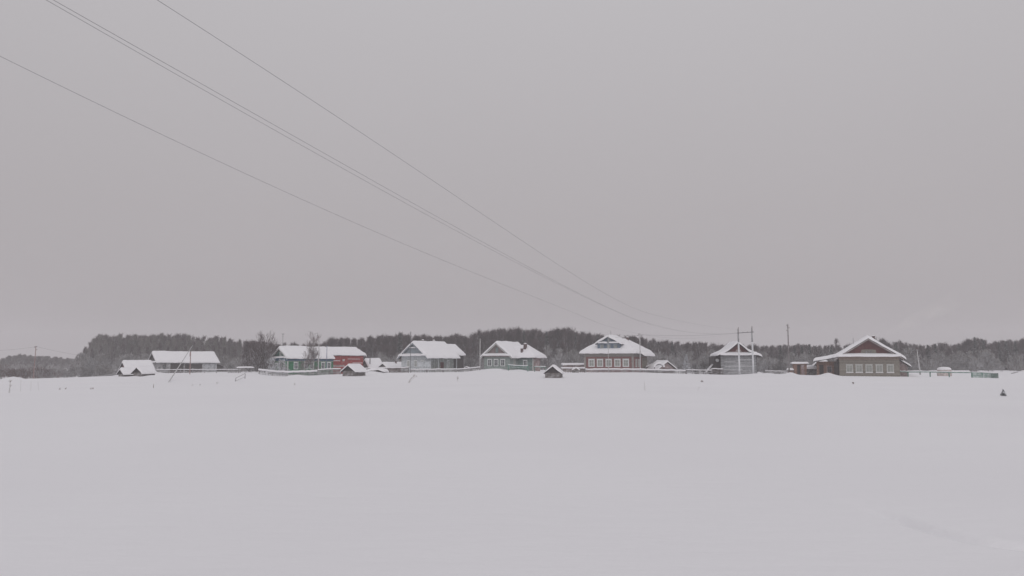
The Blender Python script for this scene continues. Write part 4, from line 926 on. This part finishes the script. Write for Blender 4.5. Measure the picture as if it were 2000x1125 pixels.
# the wood behind: one mass
def merged(name, items, mats, kind='stuff', label=None, cat=None):
    Vs, Fs, Ms, off = [], [], [], 0
    for p, x, y, z, H, wd, rz, sub in items:
        s = H / p['h']; V = p['V'].reshape(-1, 4, 3); n = len(V); k = int(n * sub); V = V[:k].reshape(-1, 3)
        c, s_ = math.cos(rz), math.sin(rz)
        W = np.stack([(V[:, 0] * c - V[:, 1] * s_) * s * wd + x, (V[:, 0] * s_ + V[:, 1] * c) * s * wd + y, V[:, 2] * s + z], 1)
        Vs.append(W); Fs.append(p['F'][:k] + off); Ms.append(p['mi'][:k]); off += len(W)
    o = fast_mesh(name, np.concatenate(Vs), np.concatenate(Fs), mats, np.concatenate(Ms)); return tag(o, label, cat, None, kind)
items = list(hidden)
for dd, step in ((34, 15), (52, 15), (72, 16)):
    px = -45
    while px < 2050:
        zi = zone(px); D = (400 if zi == 0 else 285 if zi == 1 else 245) + dd + tr.uniform(-6, 6)
        x = gx(px, D); z = zg(x, D); H = (zpy(sky_y(px) + tr.choice((0, 2, 4, 7) if zi != 1 else (2, 5, 9, 12)), D) - z)
        items.append((tr.choice(lefty if zi < 2 else bare + spru), x, D, z, H, 2.0 if zi == 0 else 1.25, tr.uniform(0, 6), .6)); px += step * tr.uniform(.7, 1.3) * (.4 if zi == 0 else .8)
px = 150
while px < 2045:
    zi = zone(px); D = (285 if zi == 1 else 245) + tr.uniform(4, 30); x = gx(px, D); z = zg(x, D)
    items.append((tr.choice(thin), x, D, z, zpy(sky_y(px) + tr.uniform(-2.6, 1.5), D) - z, 1.3, tr.uniform(0, 6), 1.0)); px += tr.uniform(6, 17)
merged('forest', items, TW, label='dense leafless wood massed behind the whole village', cat='forest')
# frosted undergrowth along the wood's edge
items = []
for k in range(420):
    px = tr.uniform(-30, 2030); zi = zone(px)
    D = (375 if zi == 0 else 262 if zi == 1 else 222) + tr.uniform(-12, 14)
    x = gx(px, D); H = tr.uniform(1.8, 5.6) * (1.1 if zi == 1 else .5 if zi == 0 else 1)
    items.append((tr.choice(snowy), x, D, zg(x, D) - .2, H, tr.uniform(1.0, 1.6), tr.uniform(0, 6), .6))
for k in range(120):
    px = tr.uniform(-30, 232); D = tr.uniform(186, 240); x = gx(px, D)
    items.append((tr.choice(snowy), x, D, zg(x, D) - .2, tr.uniform(.9, 2.0) * (1.3 if px > 140 else 1), tr.uniform(1.2, 2.0), tr.uniform(0, 6), .6))
merged('undergrowth', items, [M['twig_far'], mat('frosted_brush', (.31, .305, .315), var=.3, vscale=.4)], label='frosted brushwood along the foot of the wood', cat='undergrowth')

# garden trees and shrubs near the houses
def bush(name, px, D, py_top, wid, mats, n, frost, label, shape='bush', cat='shrub', low=0, base=.3, tw=.045, tl=.6, tm='trunk', seed=0, limbs=12):
    x = gx(px, D); z = zg(x, D); H = zpy(py_top, D) - z
    p = proto('bare', 300 + int(px) + seed, H, wid, n, frost, mats, base, low, shape, limbs=limbs, tw=tw, tl=tl, tm=tm, r=.07)
    return place_tree(p, name, x, D, z, H, 1, 0, label, cat)
bush('bare_shrub', 517, 170, 656, 2.5, [M['twig'], M['frosttwig']], 2600, .06, 'large dark bare many stemmed shrub left of the green house', 'round', 'tree', .35, .8, .05, .8)
bush('bare_shrub', 488, 174, 668, 1.6, [M['twig'], M['frosttwig']], 1400, .08, 'dark bare shrub, left neighbour of the large one by the green house', 'round', 'tree', .3, .8, .05, .7)
bush('bare_shrub', 503, 168, 690, 2.0, [M['twig'], M['frosttwig']], 1000, .2, 'low dark bush between the two tall bare shrubs', 'bush', 'shrub', .3, .3, .05, .6)
bush('frosted_shrub', 548, 158, 704, 1.3, [M['twig_far'], M['whitetwig']], 900, .75, 'white frosted shrub before the gable of the green house', 'bush', tw=.06)
bush('frosted_shrub', 531, 161, 703, 1.1, [M['twig_far'], M['whitetwig']], 600, .75, 'small frosted shrub at the left corner of the green house', 'bush', tw=.06)
bush('birch_tree', 612, 158, 653, 1.7, [M['browntwig'], M['frosttwig']], 850, .3, 'slender brown birch before the green house', 'round', 'tree', .3, 2.8, .04, .7, 'birchbark', limbs=18)
bush('bare_shrub', 603, 157.5, 690, 2.4, [M['browntwig'], M['frosttwig']], 900, .35, 'spreading bare bush at the foot of the birch before the green house', 'bush', 'shrub', .2, .4, .04, .7)
p = proto('spruce', 77, 4, 1.15, 1700, .92, [M['browntwig'], M['whitetwig']], .3, r=.06); x = gx(1340.5, 150)
place_tree(p, 'spruce_tree', x, 150, zg(x, 150), zpy(694, 150) - zg(x, 150), 1, 0, 'small young spruce caked in snow between the plank shed and the log cabin', 'tree')
for i, (px, top, D, wd, lab) in enumerate(((1358, 712, 155, 1.2, 'frosted bush right of the small young spruce'), (1375, 708, 160, 1.6, 'pale frosted bush left of the slatted fence'), (1502, 706, 165, 1.8, 'frosted bush behind the right corner of the log cabin'),
     (1523, 712, 160, 1.4, 'frosted bush left of the single utility pole'), (770, 700, 190, 2.0, 'frosted bush above the long low shed'), (786, 697, 185, 1.6, 'frosted tree at the left corner of the pale blue house'),
     (918, 703, 180, 1.8, 'frosted bush between the pale blue and sage green houses'), (1068, 676, 210, 1.7, 'tall snow laden tree behind the roof of the sage green house'), (1090, 690, 205, 2.0, 'snow laden bush behind the root cellar hut'),
     (1120, 696, 205, 2.0, 'snow laden bush behind the long low pinkish shed'), (1930, 692, 190, 2.2, 'round snow laden bush behind the green picket fence'), (1985, 697, 195, 2.4, 'round snow laden bush at the right edge before the wood'),
     (1905, 706, 185, 1.8, 'low snow laden bush left of the round one behind the green fence'), (1812, 700, 195, 1.8, 'frosted bush behind the leaning post'), (176, 703, 195, 2.3, 'wide frosted tree left of the small log barn'), (205, 712, 190, 1.6, 'frosted bush touching the left side of the small log barn'),
     (452, 712, 185, 1.6, 'frosted bush right of the lean to of the grey log house'), (472, 700, 195, 2.0, 'tall frosted bush behind the wooden gate frame'), (1308, 700, 185, 1.8, 'frosted bush behind the plank shed'), (1280, 698, 190, 1.6, 'frosted bush behind the right roof edge of the red brown house'))):
    bush('frosted_shrub', px, D, top, wd, [M['twig_far'], M['frosttwig']], 900, .5 if i % 2 else .75, lab, 'bush', tw=.07, tl=.55, seed=i)
for px, D, H, lab in ((2, 166, 2.4, 'dark reddish thicket at the left picture edge beside the snow mound'), (66, 175, 2.0, 'reddish thicket right behind the reddish utility pole'), (25, 170, 2.2, 'low reddish brown thicket behind the snow mound at the left edge'), (50, 172, 1.8, 'low reddish brown thicket by the reddish utility pole'), (85, 168, 2.2, 'dark thicket between the reddish utility pole and the low rail fence'), (100, 166, 1.6, 'frosted low thicket left of the low rail fence')):
    bush('thicket', px, D, 712 - (H + zg(gx(px, D), D) - CAM_H) * 1584 / D, 2.6, [M['browntwig'], M['frosttwig']], 900, .25 if px != 100 else .6, lab, 'bush', tw=.05, tl=.5)
# fir sapling in the field
D = gD(1956, 773.5); x = gx(1956, D)
p = proto('spruce', 91, .6, .38, 260, .12, [M['needle'], M['whitetwig']], .03, r=.012)
Hs = zpy(760.5, D) - zg(x, D)
p = None
rng = np.random.default_rng(3); V, Fq, mi = spruce_arrays(rng, 1.0, .62, 300, .45); V[:, 2] = (V[:, 2] - .35) * 1.5
o = empty('fir_sapling', (x, D, zg(x, D)), 0, 'tiny dark fir sapling poking out of the field at the far right', 'sapling'); o.scale = (Hs, Hs, Hs)
fast_mesh('foliage', V, Fq, [M['needle'], M['whitetwig']], mi, parent=o)
b = MB(); b.tube((0, 0, -.2), (0, 0, .95), .03, .008); b.build('stem', M['trunk'], o)

# ------------------------------------------------------------------ dry weeds, posts, small things in the field
def weed(px, py0, py1, label, lean=0.0, n=4, head=True, thick=.012, wide=.25, cat='weed'):
    thick *= .6
    D = gD(px, py0); x = gx(px, D); z = zg(x, D); H = max(.15, zpy(py1, D) - z); rr = random.Random(int(px * 3))
    b = MB()
    for k in range(n):
        dx = lean * H + rr.uniform(-wide, wide) * H * .5 * (k > 0); hh = H * (1 if k == 0 else rr.uniform(.5, .95)); x0 = rr.uniform(-wide, wide) * .4 * (k > 0)
        b.path([(x0, 0, -.1), (x0 + dx * .4, 0, hh * .5), (x0 + dx, rr.uniform(-.05, .05), hh)], thick, thick * .6, n=4)
        if head:
            for j in range(7): a = j * .9; b.tube((x0 + dx, 0, hh * .9), (x0 + dx + math.cos(a) * .1 * (1 + H * .3), math.sin(a) * .08, hh * .98 + .03 + .04 * (j % 3)), thick * .4, thick * .5, n=4)
    o = b.build('dry_weed', M['weed'], None, True, fix=False); o.location = (x, D, z); return tag(o, label, cat)
weed(22.5, 768, 743, 'tallest dry weed stalk with a broad umbel at the left edge of the field', 0, 3, thick=.016, wide=.35)
weed(43, 765, 742, 'thin dry stalk right of the tallest weed below the snow mound', 0, 1, False)
weed(63, 763, 744, 'thin dry stalk below the foot of the reddish utility pole', 0, 1, False)
weed(79, 762, 746, 'thin leaning stalk right of the reddish utility pole foot', -.25, 1, False)
weed(119, 761.5, 756.5, 'short leaning tuft of dry grass, left one below the low rail fence', .5, 5, False, .02)
weed(130, 760.5, 756.5, 'short leaning tuft of dry grass, right one below the low rail fence', .6, 5, False, .02)
weed(179, 760.5, 757, 'tiny grass tuft in the field left of the cellar huts', .5, 5, False, .02)
weed(185, 760, 755.5, 'tiny broad grass tuft beside another in the field left of the cellar huts', -.2, 6, False, .02)
weed(301.5, 758, 750, 'short dark stub in the field below the slanting well beam', .05, 3, False, .035, .05, 'stub')
weed(377, 753, 750, 'small grass tuft right of the foot of the slanting beam', .4, 4, False, .02)
weed(392, 752.5, 749.5, 'faint grass tuft in the field below the rail fence posts', .3, 4, False, .02)
weed(424, 750, 744.5, 'slanting dry stem below the handrail', .7, 3, False, .018)
weed(576, 752, 747.5, 'short pale grass tuft below the snow capped fence of the green house', 0, 4, False, .018)
weed(798, 748, 732, 'dry stalk leaning right in front of the pale blue house', .75, 4, True, .022, .35)
weed(893.5, 745, 735.5, 'pale upright grass tuft in front of the veranda house', .05, 6, True, .012)
weed(1258.5, 763, 742, 'tall faint grass stalk in front of the red brown house', -.05, 2, False, .011, .15)
weed(1361, 763, 755, 'thin leaning stem in the field left of the twin pole pylon', .6, 1, False)
weed(1370.5, 746.5, 744.5, 'small dark clod on the snow left of the twin pole pylon', 0, 8, True, .03, .35, 'tuft')
weed(1664.5, 750, 748, 'small dark clod on the snow in front of the beige house', 0, 8, True, .025, .3, 'tuft')
dk = empty('brush_pile', (gx(561, 150.5), 150.5, zpy(742, 150.5)), R(3), 'thin dark line of brushwood under a snow mound below the green house', 'brushwood')
b = MB(); rr = random.Random(3)
for k in range(16):
    x0 = rr.uniform(0, 2.0); b.tube((x0 - .4, rr.uniform(-.2, .2), -.02 + .1 * abs(x0 - 1)), (x0 + .5, rr.uniform(-.2, .2), .08 + .12 * abs(x0 - 1) * rr.random()), .03, .015, n=4)
b.build('sticks', M['darkwood'], dk)
roof(dk, (-.4, 2.4, -.1, 1.6), lambda x, y: .12 + .05 * abs(x - 1), t=.34, board=.02, name='snow_lid', wob=1.5)
bs = empty('fallen_branch', (gx(1974, 150), 150, zg(gx(1974, 150), 150)), 0, 'dark branch half buried in the snow bank at the right edge', 'branch')
b = MB(); b.path([(0, 0, .02), (.6, 0, .14), (1.3, 0, .3)], .06, .04); b.path([(.3, 0, .08), (.8, .1, .0), (1.1, .1, .06)], .05, .03); b.build('wood', M['darkwood'], bs)
hp = empty('hoop_frame', (gx(911.5, 160), 160, zg(gx(911.5, 160), 160)), 0, 'small arched garden hoop frame with snow between the pale blue and sage green houses', 'hoop frame')
for yy in (0, .7):
    b = MB(); b.path([(-.7 * math.cos(math.pi * k / 10), yy, .15 + .75 * math.sin(math.pi * k / 10)) for k in range(11)], .05, n=6); b.build('hoop', M['palepole'], hp)
b = MB(); b.path([(-.5, .1, .75), (0, .1, .98), (.5, .1, .8)], .1, n=6); b.build('snow_cap', M['snow'], hp, True)
sb = empty('snow_topped_table', (gx(987, 152), 152, zg(gx(987, 152), 152)), 0, 'low grey boards poking from the snow before the sage green house', 'boards')
b = MB(); b.solid([(-.6, -.1, -.1), (.9, -.1, -.1), (.9, .6, -.1), (-.6, .6, -.1)], [(-.7, -.15, .06), (1.0, -.15, .04), (1.0, .7, .04), (-.7, .7, .06)]); b.build('boards', M['midwood'], sb)

# ------------------------------------------------------------------ chimney smoke and winter haze
def volume_mat(name, color, dens, noisy=False):
    m = bpy.data.materials.new(name); m.use_nodes = True; t = m.node_tree; n = t.nodes; n.clear()
    o = n.new('ShaderNodeOutputMaterial'); v = n.new('ShaderNodeVolumePrincipled'); v.inputs['Color'].default_value = (*color, 1); v.inputs['Density'].default_value = dens; v.inputs['Anisotropy'].default_value = 0.0
    t.links.new(v.outputs[0], o.inputs['Volume'])
    if noisy:                                           # smoke thins out as it rises
        tc = n.new('ShaderNodeTexCoord'); sp = n.new('ShaderNodeSeparateXYZ'); mr = n.new('ShaderNodeMapRange'); nz = n.new('ShaderNodeTexNoise'); mu = n.new('ShaderNodeMath'); m2 = n.new('ShaderNodeMapRange')
        t.links.new(tc.outputs['Generated'], sp.inputs[0]); t.links.new(sp.outputs['Z'], mr.inputs['Value']); mr.inputs['From Max'].default_value = 0.85; mr.inputs['To Min'].default_value = dens; mr.inputs['To Max'].default_value = 0.0
        nz.inputs['Scale'].default_value = 0.35; nz.inputs['Detail'].default_value = 4; t.links.new(tc.outputs['Object'], nz.inputs['Vector'])
        m2.inputs['From Min'].default_value = 0.38; m2.inputs['From Max'].default_value = 0.65; t.links.new(nz.outputs['Fac'], m2.inputs['Value'])
        mu.operation = 'MULTIPLY'; t.links.new(mr.outputs[0], mu.inputs[0]); t.links.new(m2.outputs[0], mu.inputs[1]); t.links.new(mu.outputs[0], v.inputs['Density'])
    return m
b = MB(); ring = []
path_ = [(1709, 661, .25), (1716, 655, .5), (1730, 648, .9), (1748, 642, 1.3), (1770, 632, 1.8), (1800, 618, 2.6), (1835, 600, 3.4), (1870, 580, 4.4)]
for a, c, rr_ in path_:
    q = at(a, c, 143 + (a - 1709) * .06); ring.append((q, rr_))
nn = 12; bb = len(b.v)
for i, (q, rr_) in enumerate(ring):
    for k in range(nn):
        t = 2 * math.pi * k / nn; jj = 1 + .25 * math.sin(k * 2.1 + i * 1.7)
        b.v.append((q.x + math.cos(t) * rr_ * .5 * jj, q.y + math.sin(t) * rr_ * jj, q.z + math.cos(t) * rr_ * .75 * jj))
for i in range(len(ring) - 1):
    for k in range(nn): b.f.append((i * nn + k, i * nn + (k + 1) % nn, (i + 1) * nn + (k + 1) % nn, (i + 1) * nn + k)); b.m.append(0)
b.f.append(tuple(range(nn))[::-1]); b.f.append(tuple((len(ring) - 1) * nn + k for k in range(nn))); b.m += [0, 0]
sm = b.build('chimney_smoke', volume_mat('smoke', (.99, .97, .93), .05, True)); tag(sm, 'faint pale smoke drifting up right from the beige house chimney', 'smoke', None, 'stuff')

b = MB(); b.box(-760, 760, -80, 760, -6, 34); hz = b.build('haze', volume_mat('haze_air', (.98, .96, .98), .0008)); tag(hz, 'thin grey winter haze over the field', 'haze', None, 'stuff')
print('trees', count)
